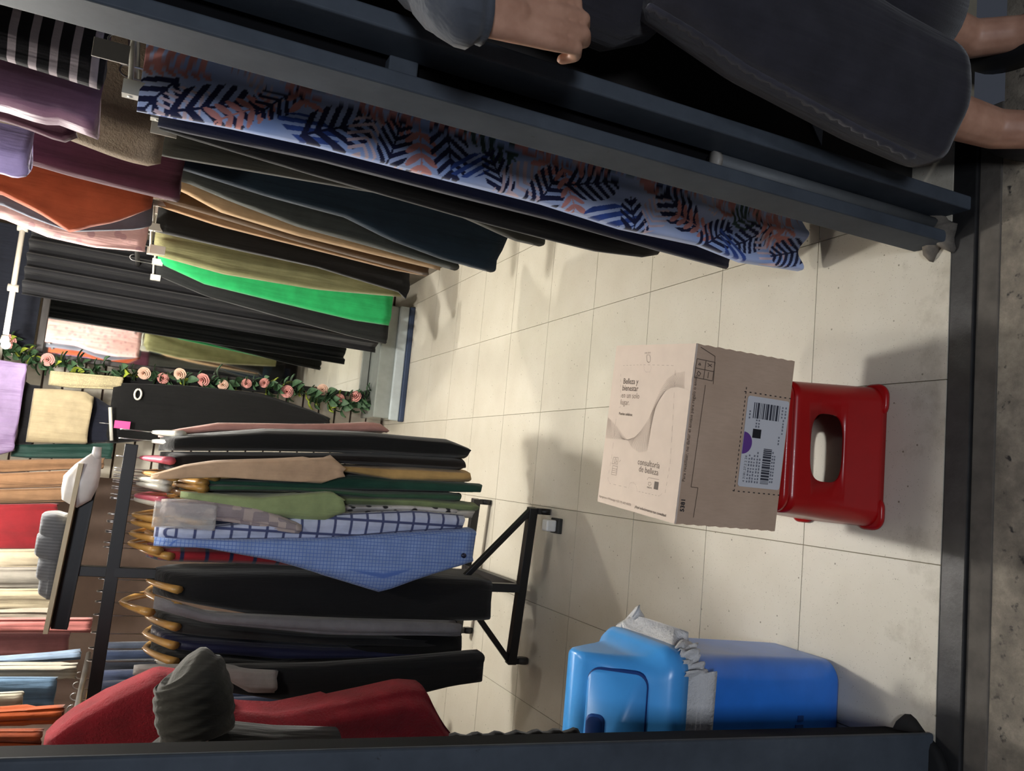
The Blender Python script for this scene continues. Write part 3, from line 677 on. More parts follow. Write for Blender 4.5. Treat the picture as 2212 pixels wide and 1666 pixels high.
topg('blouse','long burgundy blouse beside the rust orange one',F('4a2230'),2.12,[(0,330),(60,345),(150,371),(250,396),(386,429)],d=.07)
topg('blouse','rust orange blouse with a pointed side hem',F('a04a2a'),2.45,[(0,413),(80,453),(150,497),(190,485),(250,474),(325,446)],d=.07)
topg('blouse','slate grey top behind the rust orange blouse',F('565a66'),2.68,[(0,437),(60,464),(150,497),(300,492),(325,485)],d=.06)
topg('blouse','pink and white print blouse, last on the upper rail',F('d3a9a4',kind='blotch',h2='b98f90',scale=24),2.95,[(0,466),(100,507),(200,530),(312,540)],d=.07)
# price tags on the jumper and trousers
tagm=plain('tag_white','c8c4b8',.5)
for q,Y,lb_ in(((355,278),1.70,'square white price tag clipped to the fluffy beige jumper'),((240,110),1.16,'tall white price tag above the palm print trousers'),((340,540),3.17,'small white price tag on the khaki olive trousers')):
    P=aY(*q,Y); o=boxobj('price_tag',(P[0]-.018,P[1]-.002,P[2]-.03),(P[0]+.018,P[1]+.002,P[2]+.03),tagm,bv=.001)
    tag(o,lb_,'tag','price tags on the right rail')

# ================================================================== FREE-STANDING RACK
RY=2.74; rackx=-.338; blk=plain('rack_black','121214',.45,0,60,.1)
fl_=aZ(1110,1425,.07); fr_=aZ(1160,1105,.07)
rack=thing('garment_rack','black steel garment rack with a braced foot bar and a board on top','rack',(rackx,2.70,0))
def bar(a,b,w,name,parent=None):
    a,b=np.array(a,float),np.array(b,float); d=b-a; L=np.linalg.norm(d); d/=L
    s=np.cross(d,[0,0,1.]); s=s/np.linalg.norm(s) if np.linalg.norm(s)>.1 else np.array([1.,0,0]); u=np.cross(s,d); h=w/2
    vs=[c+s*i*h+u*j*h for c in(a,b) for i,j in((-1,-1),(1,-1),(1,1),(-1,1))]
    return bevel(link(name,vs,[(0,1,2,3),(7,6,5,4),(0,4,5,1),(1,5,6,2),(2,6,7,3),(3,7,4,0)],blk,parent or rack,False),.002)
fy=2.68
bar((-.648,fy+.04,.075),(-.008,fy-.04,.075),.036,'foot_bar'); bar((rackx,fy,.09),(rackx,RY,1.70),.034,'post')
bar((-.635,fy+.04,.085),(rackx,fy+.005,.36),.022,'brace'); bar((-.02,fy-.04,.085),(rackx,fy+.005,.36),.022,'brace')
bar((rackx,fy,.075),(rackx,fy+.62,.075),.034,'base_bar'); bar((-.648,fy+.66,.075),(-.008,fy+.58,.075),.036,'foot_bar')
bar((-.95,RY,1.605),(.10,RY,1.595),.042,'hang_bar')
s1=aY(212,1003,RY); s0=aY(123,1357,RY)
bar((s0[0],RY,1.735),(s1[0],RY,1.705),.05,'top_board_edge')
v_=[(s0[0],RY-.10,1.762),(s1[0],RY-.10,1.732),(s1[0],RY+.16,1.732),(s0[0],RY+.16,1.762)]
link('top_board',v_+[(x,y,z+.014) for x,y,z in v_],[(3,2,1,0),(4,5,6,7),(0,1,5,4),(1,2,6,5),(2,3,7,6),(3,0,4,7)],plain('board_pale','b5a98f',.6),rack,False)
def caster(x,y,mat,lab=None):
    c=MB()
    MB().box((x-.012,y-.014,.045),(x+.012,y+.014,.06)).build('caster_fork',blk,rack,smooth=False)
    c.tube([(x-.012,y,.024),(x+.012,y,.024)],.024,16).build('caster_wheel',mat,rack)
caster(-.02,fy-.05,blk); caster(-.636,fy+.04,plain('caster_grey','3c3a37',.6)); caster(-.02,fy+.58,blk); caster(-.636,fy+.66,blk)
# small white plug box by the right caster
p0=aZ(1210,1137,0); 
pl_=thing('white_plug','small white plastic block with a dark base on the floor by the rack foot','block',(p0[0],p0[1],0))
boxobj('base',(p0[0]-.03,p0[1]-.02,0),(p0[0]+.03,p0[1]+.05,.018),plain('plug_dark','2a2c2b',.6),pl_)
boxobj('block',(p0[0]-.024,p0[1]-.004,.018),(p0[0]+.022,p0[1]+.042,.062),plain('plug_white','d8dad8',.35),pl_,bv=.006)
MG='garments on the black rack'; HG='wooden hangers on the black rack'
def mg(name,label,mat,L,R,Y=2.50,d=.46,cat='shirt',ztop=None,hang=gold,half=.2,hz=None,**kw):
    kw.setdefault('k',4); kw.setdefault('amp',.006); kw.setdefault('shoulder',.10)
    o,r=garment(name,label,cat,mat,Y,L=L,R=R,d=d,ztop=ztop,group=MG,n=32,**kw)
    if hang:
        xs=[p[0] for p in r[1]]; x=(min(xs)+max(xs))/2; zt=r[0][0][2]
        wood_hanger(x,RY,(hz or zt)+.006,1.60,'hanger holding the '+label.split(',')[0],HG,hang,half)
    return o
mg('trousers','pale pink satin trousers at the far end of the black rack',F('b98a80',rough=.5),[(360,945),(470,935),(653,934),(839,934)],[(345,935),(382,926),(472,912),(653,914),(821,911),(838,930)],Y=2.78,d=.24,cat='trousers',hang=clear,half=.12,shoulder=0)
mg('jogging_trousers','black jogging trousers with a red flash and cuffed hem',F('101112'),[(350,975),(576,975),(802,980),(1015,990)],[(350,945),(382,940),(576,926),(802,932),(983,949),(1012,966)],Y=2.56,d=.38,cat='trousers',hang=clear,shoulder=0,half=.14)
mg('trousers','very dark brown trousers between black joggers and the beige shirt',F('1a1512'),[(350,1018),(500,1012),(720,1000),(1003,1017)],[(350,977),(576,977),(802,982),(1006,990)],Y=2.58,d=.36,cat='trousers',hang=clear,shoulder=0,half=.14)
mg('shirt','beige cotton shirt with a rolled cuff',F('b89c80'),[(330,1037),(480,1033),(700,1046),(738,1030)],[(327,1026),(400,1005),(460,997),(720,988),(746,1010)],Y=2.45,d=0.085,half=0.27)
mg('shirt','long sand beige shirt showing below the rolled cuff',F('b8965f'),[(420,1042),(744,1020),(850,1040),(1018,1042)],[(420,1020),(744,1006),(900,1010),(1020,1019)],Y=2.545,d=0.36)
mg('shirt','dark bottle green shirt beside the beige one',F('1c4236'),[(395,1047),(640,1058),(760,1062),(1040,1066)],[(395,1034),(650,1040),(760,1024),(900,1036),(1040,1044)],Y=2.545,d=0.36)
mg('shirt','mid green shirt between bottle green and sage ones',F('35553f'),[(395,1062),(640,1064),(800,1080),(996,1086)],[(395,1047),(640,1048),(800,1062),(996,1066)],Y=2.545,d=0.36)
mg('shirt','sage green shirt with a folded sleeve sticking out',F('87966a'),[(395,1077),(550,1112),(700,1134),(736,1112)],[(392,1063),(560,1074),(720,1062),(746,1078)],Y=2.43,d=0.09,half=0.27)
mg('shirt','long sage green shirt tail below the folded sleeve',F('7c8b60'),[(400,1082),(745,1092),(900,1098),(1030,1108)],[(400,1066),(745,1072),(900,1075),(1034,1088)],Y=2.545,d=0.36)
mg('shirt','white shirt with black flower print',F('c9c6c6',kind='blotch',h2='2c2c30',scale=26),[(400,1092),(745,1108),(880,1112),(985,1118)],[(400,1080),(745,1090),(880,1088),(985,1096)],Y=2.545,d=0.36)
mg('shirt','plain white shirt tail next to the flower print',F('b9b6ae'),[(400,1100),(800,1118),(1020,1120)],[(400,1090),(800,1106),(1026,1100)],Y=2.545,d=0.36)
mg('shirt','grey shirt with a pinkish patch check',F('8d8488',kind='patch',h2='a89c98',scale=34),[(350,1110),(500,1128),(600,1146),(642,1151)],[(350,1080),(440,1080),(560,1096),(652,1134)],Y=2.42,d=0.09,half=0.27)
mg('shirt','dark slate blue shirt beside the patch check',F('343a52'),[(400,1146),(560,1160),(800,1130),(960,1128)],[(400,1112),(560,1120),(800,1112),(960,1116)],Y=2.545,d=0.36)
mg('shirt','white shirt with navy windowpane check',F('b4bdd6',kind='check',h2='424a70',scale=5.6),[(335,1164),(440,1166),(700,1164),(1000,1144)],[(335,1140),(440,1140),(700,1112),(900,1104),(996,1113)],Y=2.435,d=0.09,half=0.27)
mg('shirt','light blue checked shirt with a buttoned cuff',F('7f97c4',kind='check',h2='4e6cb0',scale=26),[(335,1184),(440,1186),(600,1216),(760,1264),(828,1285),(900,1258),(1022,1218)],[(335,1163),(500,1167),(700,1164),(950,1148),(1028,1143)],Y=2.41,d=0.12,half=0.27)
mg('shirt','red and navy tartan shirt beside the rack post',F('8a1f28',kind='check',h2='1c2340',scale=4),[(320,1216),(520,1222),(900,1240)],[(320,1186),(440,1186),(900,1190)],Y=2.545,d=0.36)
mg('jacket','black padded jacket hanging beside the rack post',F('0d0d10'),[(340,1300),(600,1348),(900,1354),(1052,1352)],[(340,1242),(600,1236),(900,1240),(1068,1252)],cat='jacket',Y=2.545,d=0.36)
mg('hooded_jacket','light grey hooded jacket between black jackets',F('6d6c70'),[(345,1320),(450,1348),(700,1372),(995,1378)],[(335,1292),(460,1330),(700,1340),(990,1350)],cat='jacket',Y=2.45,d=0.085,half=0.27)
mg('hooded_jacket','charcoal hooded jacket with a bulky collar',F('2a2a2a'),[(335,1372),(500,1384),(700,1396),(986,1402)],[(335,1330),(450,1352),(700,1376),(986,1382)],cat='jacket',Y=2.545,d=0.36)
mg('jacket','dark navy quilted jacket on the black rack',F('161a38',rough=.5),[(330,1408),(600,1432),(985,1425)],[(330,1376),(500,1388),(700,1400),(985,1405)],cat='jacket',Y=2.545,d=0.36)
mg('jacket','long black coat with a straight hem',F('0c0c0d'),[(330,1440),(560,1470),(990,1450)],[(330,1412),(600,1434),(992,1345)],cat='jacket',Y=2.545,d=0.36)
mg('trousers','black jeans hanging lower than the coats',F('0e1014'),[(500,1502),(700,1532),(850,1520),(980,1487),(1041,1478)],[(500,1445),(700,1440),(900,1425),(1040,1412)],Y=2.44,d=.1,cat='trousers',ztop=1.40,hang=clear,half=.1,shoulder=0)
mg('shirt','grey and white knit top behind the black jeans',F('8d8a88'),[(470,1460),(540,1500),(590,1500)],[(470,1440),(540,1450),(600,1452)],Y=2.42,d=.05,ztop=1.5,hang=None)
# button and cuff band on the checked shirt
B=aY(1000,1200,2.415); MB().tube([(B[0],B[1]-.012,B[2]),(B[0],B[1]-.004,B[2])],.009,14).build('button',plain('button_navy','1a1f3c',.3),[o for o in bpy.data.objects if o.get('label','').startswith('light blue checked')][0])
# clear plastic sleeve over one shirt
P0=aY(338,1108,2.40); P1=aY(455,1118,2.40)
pw,ptx,pb=newmat('clear_wrap'); pb.inputs['Base Color'].default_value=(.8,.8,.8,1); pb.inputs['Roughness'].default_value=.08; pb.inputs['Alpha'].default_value=.32; bump(ptx,pb,noise(ptx,coords(ptx),60,5,.7),1,.01)
garment('plastic_wrap','crinkled clear plastic wrap over the shirt shoulders on the black rack','wrap',pw,2.405,L=[(335,1140),(462,1148)],R=[(335,1082),(462,1090)],d=.03,k=9,amp=.006,power=.8)
# spare hangers and price tags in the crowded part of the bar
for i,(q,m_) in enumerate((((262,1030),clear),((262,1042),clear),((258,1068),pinkp),((255,1076),clear),((262,985),pinkp),((252,1110),gold),((250,1125),gold),((247,1150),gold),((244,1172),gold),((228,1300),gold))):
    P=aY(*q,RY); wood_hanger(P[0],RY,1.545,1.60,'spare %s hanger crowded on the black bar'%('wooden' if m_ is gold else 'pink' if m_ is pinkp else 'pale plastic'),'spare hangers on the black rack',m_,.19)
# folded grey knitwear and a bagged garment on the board
gk=F('5a5c61',kind='rib',scale=30)
tb0=lambda x:1.748+ (s0[0]-x)/(s0[0]-s1[0])*0
kn=thing('knit_stack','stack of folded grey knitwear lying on the rack board','knitwear',aY(130,1180,RY))
for i,(a,b) in enumerate((((130,1150),(84,1160)),((128,1190),(76,1190)),((126,1235),(80,1235)),((122,1265),(104,1262)))):
    A=aY(*a,RY-.07); Bq=aY(*b,RY-.07); zb=1.776-(A[0]-s0[0])/(s1[0]-s0[0])*.03; zt=max(Bq[2],zb+.04); xw=.05
    rg=[]
    for h in np.linspace(0,1,10): rg.append(rrect(A[0]+.02*h*(1-i*.3),RY+.02,xw*(1-.35*h**3),.10*(1-.3*h**3),.03*(1-.3*h**3),zb+(zt-zb)*h+.004*math.sin(8*h),5))
    MB().loft(rg).build('folded_jumper',gk,kn)
bg_=thing('bagged_garment','white garment in a plastic bag lying on the end of the rack board','bag',aY(205,1040,RY))
pts=[aY(q[0],q[1],RY-.06) for q in((208,985),(190,1015),(175,1040),(165,1068),(150,1088))]
MB().tube([(p_[0],p_[1],p_[2]) for p_ in pts],[.012,.028,.036,.032,.018],10,flat=1.6).build('bag_body',plain('bag_white','cfccca',.3,0,40,.6),bg_)
MB().tube([(pts[0][0]+.03,pts[0][1],pts[0][2]),(pts[0][0]-.01,pts[0][1],pts[0][2])],[.013,.016],8).build('bag_knot',plain('bag_white','cfccca',.3),bg_)

# ================================================================== MIRROR, PLATFORM, CURTAIN
MY=5.10
mir=thing('wall_mirror','tall mirror in a dark frame reflecting the hanging clothes','mirror',(.82,MY,.20))
mm_,mt_,mb_=newmat('mirror_glass'); mb_.inputs['Base Color'].default_value=(.80,.82,.80,1); mb_.inputs['Metallic'].default_value=1; mb_.inputs['Roughness'].default_value=.03; bump(mt_,mb_,noise(mt_,coords(mt_),3,1),.02,.002)
mx0,mx1,mz0,mz1=.585,1.09,.255,2.14
boxobj('glass',(mx0,MY,mz0),(mx1,MY+.006,mz1),mm_,mir,bv=0)
frm=plain('mirror_frame','2b2420',.5); fgr=plain('mirror_foot','8c8f88',.5)
boxobj('frame_stile',(mx0-.03,MY-.012,mz0-.05),(mx0,MY+.03,mz1+.04),frm,mir); boxobj('frame_stile',(mx1,MY-.012,mz0-.05),(mx1+.03,MY+.03,mz1+.04),frm,mir)
boxobj('frame_rail',(mx0,MY-.012,mz1),(mx1,MY+.03,mz1+.04),frm,mir); boxobj('frame_rail',(mx0,MY-.012,mz0-.05),(mx1,MY+.03,mz0),fgr,mir)
boxobj('backing',(mx0,MY+.007,mz0-.03),(mx1,MY+.03,mz1+.03),frm,mir,bv=0)
pf=thing('display_platform','low grey platform with a navy front edge below the mirror','platform',(.78,5.0,0))
boxobj('top_slab',(.42,4.86,.05),(1.17,5.20,.20),plain('platform_grey','8b918c',.18,0,0,coat=.4),pf,bv=.008)
boxobj('white_strip',(.412,4.835,.035),(1.172,4.86,.10),plain('platform_white','b9c3c6',.4),pf,bv=.008)
boxobj('navy_edge',(.408,4.825,0),(1.176,4.872,.035),plain('platform_navy','2b3a56',.5),pf,bv=.008)
# black fitting-room curtain
cw=F('17171a',rough=.95)
V=[];Fs=[]; nx,nzz=70,30
cxa,cxb=aY(90,640,4.62)[0],aY(95,512,4.62)[0]
for i in range(nzz+1):
    h=i/nzz; z=2.24+(.28-2.24)*h
    for j in range(nx+1):
        u=j/nx; x=cxa+(cxb+.10-cxa)*u-.03*h*(1-u); V.append((x,4.66+.03*math.sin(u*34+.6*math.sin(h*3))+.012*math.sin(u*71+h*2),z))
for i in range(nzz):
    for j in range(nx): Fs.append((i*(nx+1)+j,i*(nx+1)+j+1,(i+1)*(nx+1)+j+1,(i+1)*(nx+1)+j))
cu_=link('curtain',V,Fs,cw); cu_.modifiers.new('s','SOLIDIFY').thickness=.003; tag(cu_,'black pleated fitting-room curtain gathered beside the mirror','curtain')
ra=aY(45,498,4.6); rb=aY(8,722,4.6)
rod=thing('curtain_rod','white tubular curtain rod with a round bracket','rod',(ra+rb)/2)
MB().tube([(ra[0]+.10,4.62,2.275),(rb[0],4.62,2.275)],.014,12).build('rod_tube',plain('rod_white','cfc8bc',.4),rod)
for x in(ra[0]+.02,(ra[0]*.45+rb[0]*.55)): MB().tube([(x,4.62,2.25),(x,4.62,2.30)],.02,12).build('ring',plain('rod_white','cfc8bc',.4),rod)
sp=thing('spot_lamp','small bright spot lamp at the end of the white rod','lamp',(rb[0]-.01,4.62,2.26))
MB().tube([(rb[0]-.005,4.62,2.275),(rb[0]-.045,4.62,2.275)],[.018,.024],14).build('lamp_shell',plain('rod_white','cfc8bc',.4),sp)
bm_=bmesh.new(); bmesh.ops.create_uvsphere(bm_,u_segments=16,v_segments=10,radius=.022); me=bpy.data.meshes.new('bulb'); bm_.to_mesh(me); bm_.free(); me.materials.append(emit('bulb_glow',(1,.97,.9),40)); bo=bpy.data.objects.new('bulb',me); COL.objects.link(bo); bo.parent=sp; bo.location=Vector((rb[0]-.055,4.60,2.265))-world_loc(sp)
pl2=bpy.data.lights.new('spot_bulb','POINT'); pl2.energy=5; pl2.shadow_soft_size=.025; pl2.color=(1,.96,.88); plo=bpy.data.objects.new('spot_bulb',pl2); COL.objects.link(plo); plo.location=(rb[0]-.055,4.555,2.25)
# dark fabric panel above the mirror
dk=boxobj('fabric_panel',(.60,5.06,2.19),(1.3,5.085,2.50),F('1f222c'),bv=.004); tag(dk,'dark navy fabric panel above the mirror','panel')

# ================================================================== FLOWER GARLAND
leafm=plain('leaf_green','3d5a3c',.6,var=.35,nscale=60); leafy=plain('leaf_yellow','9aa83a',.6,var=.2); rosem=plain('rose_pink','cf8f86',.7,var=.18,nscale=90); rosec=plain('rose_cream','d9b39c',.7,var=.15,nscale=90)
gar=thing('flower_garland','artificial garland of pink roses and green leaves draped down beside the mirror','garland',(.55,5.0,.3))
gp=[(-5,742),(40,755),(110,785),(200,800),(300,812),(400,822),(500,830),(580,832),(640,845),(700,862),(740,872),(778,872),(800,850)]
GP=[aY(x,y,5.02) for x,y in gp]
MB().tube(GP,.006,8).build('stem',leafm,gar)
def leaf_mesh(L=.06,w=.019):
    V=[];Fq=[]; n=6
    for i in range(n+1):
        u=i/n; ww=w*math.sin(PI*min(1,u*.92+.06))**.8; z=.012*math.sin(PI*u)
        V+=[(L*u,-ww,z+.006),(L*u,0,z),(L*u,ww,z+.006)]
    for i in range(n):
        a=i*3; Fq+=[(a,a+1,a+4,a+3),(a+1,a+2,a+5,a+4)]
    return V,Fq
def rose_mesh(R=.033):
    mb=MB(); 
    for lay,(rad,ht,np_) in enumerate(((.30,.9,3),(.55,.75,4),(.8,.5,5),(1.0,.25,6))):
        for k in range(np_):
            a0=2*PI*k/np_+lay*.7; V=[];Fq=[]
            for i in range(5):
                for j in range(5):
                    a=a0+(j-2)/2*(PI/np_*1.35); u=i/4; rr=R*rad*(.35+.65*u)*(1+.12*(u>.9)); z=R*(ht*math.sin(u*PI/2)*1.05-.15*((j-2)/2)**2*u)
                    V.append((rr*math.cos(a),rr*math.sin(a),z))
            for i in range(4):
                for j in range(4): Fq.append((i*5+j,i*5+j+1,i*5+j+6,i*5+j+5))
            mb.add(V,Fq)
    return mb
ro_me=None; lf_me={}
def along(t_):
    P=np.array(GP); s=np.linspace(0,1,len(P)); return np.array([np.interp(t_,s,P[:,k]) for k in range(3)])
rg_=random.Random(11)
rose_px=[(20,738,rosem),(104,777,rosem),(312,806,rosec),(352,818,rosem),(390,808,rosec),(440,820,rosem),(482,832,rosec),(533,828,rosem),(571,827,rosem),(620,846,rosem),(697,842,rosec),(733,862,rosem),(768,858,rosem)]
rme={}
for x,y,m_ in rose_px:
    P=aY(x,y,4.985)
    if m_.name not in rme:
        mb=rose_mesh(); o=link('rose',mb.v,mb.f,m_,gar,True,(0,0,0)); rme[m_.name]=o.data
    else: o=bpy.data.objects.new('rose',rme[m_.name]); COL.objects.link(o); o.parent=gar
    o.location=Vector(P)-world_loc(gar); d_=Vector((rg_.uniform(-.5,.4),-1,rg_.uniform(-.2,.6))); o.rotation_euler=d_.to_track_quat('Z','Y').to_euler(); s_=rg_.uniform(.85,1.15); o.scale=(s_,s_,s_)
for i in range(260):
    t_=rg_.random(); P=along(t_); yel=i%9==0; m_=leafy if yel else leafm
    if m_.name not in lf_me:
        V,Fq=leaf_mesh(); o=link('leaf',V,Fq,m_,gar,True,(0,0,0)); lf_me[m_.name]=o.data
    else: o=bpy.data.objects.new('leaf',lf_me[m_.name]); COL.objects.link(o); o.parent=gar
    o.location=Vector(P)+Vector((rg_.uniform(-.025,.025),rg_.uniform(-.03,.01),rg_.uniform(-.02,.02)))-world_loc(gar)
    d_=Vector((rg_.uniform(-1,1),rg_.uniform(-.9,.1),rg_.uniform(-1,1))); o.rotation_euler=d_.to_track_quat('X','Z').to_euler(); s_=rg_.uniform(.9,1.6); o.scale=(s_,s_,s_)

# ================================================================== REAR WALL GARMENTS
RG='garments on the rear wall'
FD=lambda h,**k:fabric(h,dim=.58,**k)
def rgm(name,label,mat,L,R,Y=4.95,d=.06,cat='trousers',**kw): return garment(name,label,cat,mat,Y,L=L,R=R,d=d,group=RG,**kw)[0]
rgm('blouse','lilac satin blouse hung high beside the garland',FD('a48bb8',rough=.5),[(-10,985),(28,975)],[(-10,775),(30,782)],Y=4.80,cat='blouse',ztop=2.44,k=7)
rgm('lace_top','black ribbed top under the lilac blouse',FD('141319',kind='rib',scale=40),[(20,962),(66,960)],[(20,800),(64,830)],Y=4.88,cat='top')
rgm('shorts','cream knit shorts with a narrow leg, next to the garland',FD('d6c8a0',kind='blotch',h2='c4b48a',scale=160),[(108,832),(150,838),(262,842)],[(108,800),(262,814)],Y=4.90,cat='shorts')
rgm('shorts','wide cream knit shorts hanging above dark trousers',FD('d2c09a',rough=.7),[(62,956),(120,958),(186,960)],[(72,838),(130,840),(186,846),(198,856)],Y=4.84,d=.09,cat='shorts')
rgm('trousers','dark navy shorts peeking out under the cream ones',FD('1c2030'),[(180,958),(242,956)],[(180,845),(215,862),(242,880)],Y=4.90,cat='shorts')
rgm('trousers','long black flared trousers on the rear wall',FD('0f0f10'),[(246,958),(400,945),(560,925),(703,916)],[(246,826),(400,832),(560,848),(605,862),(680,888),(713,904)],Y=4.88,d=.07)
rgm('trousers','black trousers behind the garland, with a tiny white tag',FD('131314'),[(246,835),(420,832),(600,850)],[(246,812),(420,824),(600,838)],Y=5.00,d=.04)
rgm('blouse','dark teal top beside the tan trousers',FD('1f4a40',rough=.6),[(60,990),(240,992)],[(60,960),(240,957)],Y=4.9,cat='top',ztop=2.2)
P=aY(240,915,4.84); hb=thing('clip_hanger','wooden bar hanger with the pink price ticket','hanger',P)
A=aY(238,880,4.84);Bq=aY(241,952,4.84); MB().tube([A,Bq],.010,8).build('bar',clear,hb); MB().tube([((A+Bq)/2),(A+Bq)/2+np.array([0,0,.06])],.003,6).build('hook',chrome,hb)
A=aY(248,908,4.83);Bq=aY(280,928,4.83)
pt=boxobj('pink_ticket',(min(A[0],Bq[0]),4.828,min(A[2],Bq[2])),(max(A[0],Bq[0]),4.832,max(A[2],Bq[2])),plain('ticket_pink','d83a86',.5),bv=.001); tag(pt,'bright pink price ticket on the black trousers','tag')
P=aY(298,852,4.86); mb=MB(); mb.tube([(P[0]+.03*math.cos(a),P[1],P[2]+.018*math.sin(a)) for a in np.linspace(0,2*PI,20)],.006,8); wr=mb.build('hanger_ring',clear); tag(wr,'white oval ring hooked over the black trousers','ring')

# ================================================================== LEFT WALL
LG='garments on the upper left rail'; LWl='jeans on the lower left rail'
lr=thing('clothes_rail','upper clothes rail along the left wall','rail',(-1.0,3.4,2.46))
MB().tube([(-.98,2.0,2.46),(-.98,5.1,2.46)],.012,12).build('rail_pipe',plain('rail_steel','9a9a98',.35,.8),lr)
for y in(2.2,4.9): MB().tube([(-.98,y,2.46),(XL,y,2.46)],.008,8).build('bracket',plain('rail_steel','9a9a98',.35,.8),lr)
def yat(px,X): return float(aX(*px,X)[1])
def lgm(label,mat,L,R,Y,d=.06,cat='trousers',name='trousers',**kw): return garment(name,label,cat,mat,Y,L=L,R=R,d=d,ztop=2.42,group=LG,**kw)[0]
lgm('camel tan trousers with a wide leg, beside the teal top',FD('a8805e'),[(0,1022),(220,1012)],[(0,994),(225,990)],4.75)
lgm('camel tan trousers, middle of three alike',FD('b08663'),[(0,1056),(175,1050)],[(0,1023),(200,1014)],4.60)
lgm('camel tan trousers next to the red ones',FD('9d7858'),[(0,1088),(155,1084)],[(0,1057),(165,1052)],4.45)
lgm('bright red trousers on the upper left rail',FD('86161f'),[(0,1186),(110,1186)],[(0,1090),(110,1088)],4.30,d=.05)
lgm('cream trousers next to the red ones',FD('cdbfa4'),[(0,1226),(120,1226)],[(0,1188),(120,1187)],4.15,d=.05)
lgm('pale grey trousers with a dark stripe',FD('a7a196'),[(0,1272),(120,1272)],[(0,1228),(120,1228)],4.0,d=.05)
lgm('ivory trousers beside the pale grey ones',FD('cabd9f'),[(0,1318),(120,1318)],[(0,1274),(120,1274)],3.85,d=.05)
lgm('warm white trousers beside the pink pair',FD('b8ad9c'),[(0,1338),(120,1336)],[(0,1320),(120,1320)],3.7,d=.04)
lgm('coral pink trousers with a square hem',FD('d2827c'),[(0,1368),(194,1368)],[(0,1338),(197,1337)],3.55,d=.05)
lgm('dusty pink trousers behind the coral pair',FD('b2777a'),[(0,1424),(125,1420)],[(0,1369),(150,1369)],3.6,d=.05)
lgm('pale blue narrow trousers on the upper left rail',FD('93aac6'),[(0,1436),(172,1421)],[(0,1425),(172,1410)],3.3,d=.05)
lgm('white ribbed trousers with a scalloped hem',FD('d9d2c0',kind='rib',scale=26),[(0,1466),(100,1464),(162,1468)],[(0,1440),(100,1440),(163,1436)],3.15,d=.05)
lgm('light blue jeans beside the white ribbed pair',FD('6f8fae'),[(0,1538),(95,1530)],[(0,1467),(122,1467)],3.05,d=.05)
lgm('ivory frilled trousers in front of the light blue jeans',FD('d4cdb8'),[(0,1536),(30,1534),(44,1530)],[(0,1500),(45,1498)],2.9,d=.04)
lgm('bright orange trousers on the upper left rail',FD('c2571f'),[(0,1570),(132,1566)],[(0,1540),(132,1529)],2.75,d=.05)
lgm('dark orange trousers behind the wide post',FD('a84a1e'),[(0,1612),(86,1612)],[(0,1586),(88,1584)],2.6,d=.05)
lr2=thing('clothes_rail','lower clothes rail along the left wall, carrying jeans','rail',(-.98,3.0,1.66))
MB().tube([(-.98,2.1,1.66),(-.98,4.4,1.66)],.012,12).build('rail_pipe',plain('rail_steel','9a9a98',.35,.8),lr2)
for y in(2.3,4.2): MB().tube([(-.98,y,1.66),(XL,y,1.66)],.008,8).build('bracket',plain('rail_steel','9a9a98',.35,.8),lr2)
for i,(y,h,l) in enumerate(((2.95,'1b2338','indigo jeans'),(3.1,'222c46','mid indigo jeans'),(3.25,'141a2a','blue-black jeans'),(3.42,'2a3248','washed indigo jeans'),(3.6,'11151f','black denim jeans'),(3.78,'1f2a40','dark blue denim jeans'),(3.96,'333a48','grey-blue denim jeans'))):
    Yq=y; xr=-.80
    V=[];rg=[]
    for h_ in np.linspace(0,1,12):
        hw_=.15+.02*h_; rg.append([(-.98+hw_*np.sign(math.cos(a))*abs(math.cos(a))**.5,y+.03*np.sign(math.sin(a))*abs(math.sin(a))**.6*(1 if h_>.02 else .5)+.006*math.sin(4*a+h_*5),1.60-1.05*h_) for a in np.linspace(0,2*PI,28,endpoint=False)])
    o=MB().loft(rg).build('jeans',F(h)); tag(o,l+' hanging on the lower left rail','jeans',LWl)
    t_=thing('coat_hanger','golden wooden hanger holding the '+l,'hanger',(-.98,y,1.60),'golden hangers on the lower left rail')
    MB().tube([(-.98+.17*u,y,1.612+.012*(1-abs(u))) for u in np.linspace(-1,1,9)],.011,8).build('bar',gold,t_)
    P_=hook_pts(.075); MB().tube([(-.98+u-.016,y,1.62+z) for u,z in P_],.003,6).build('hook',chrome,t_)
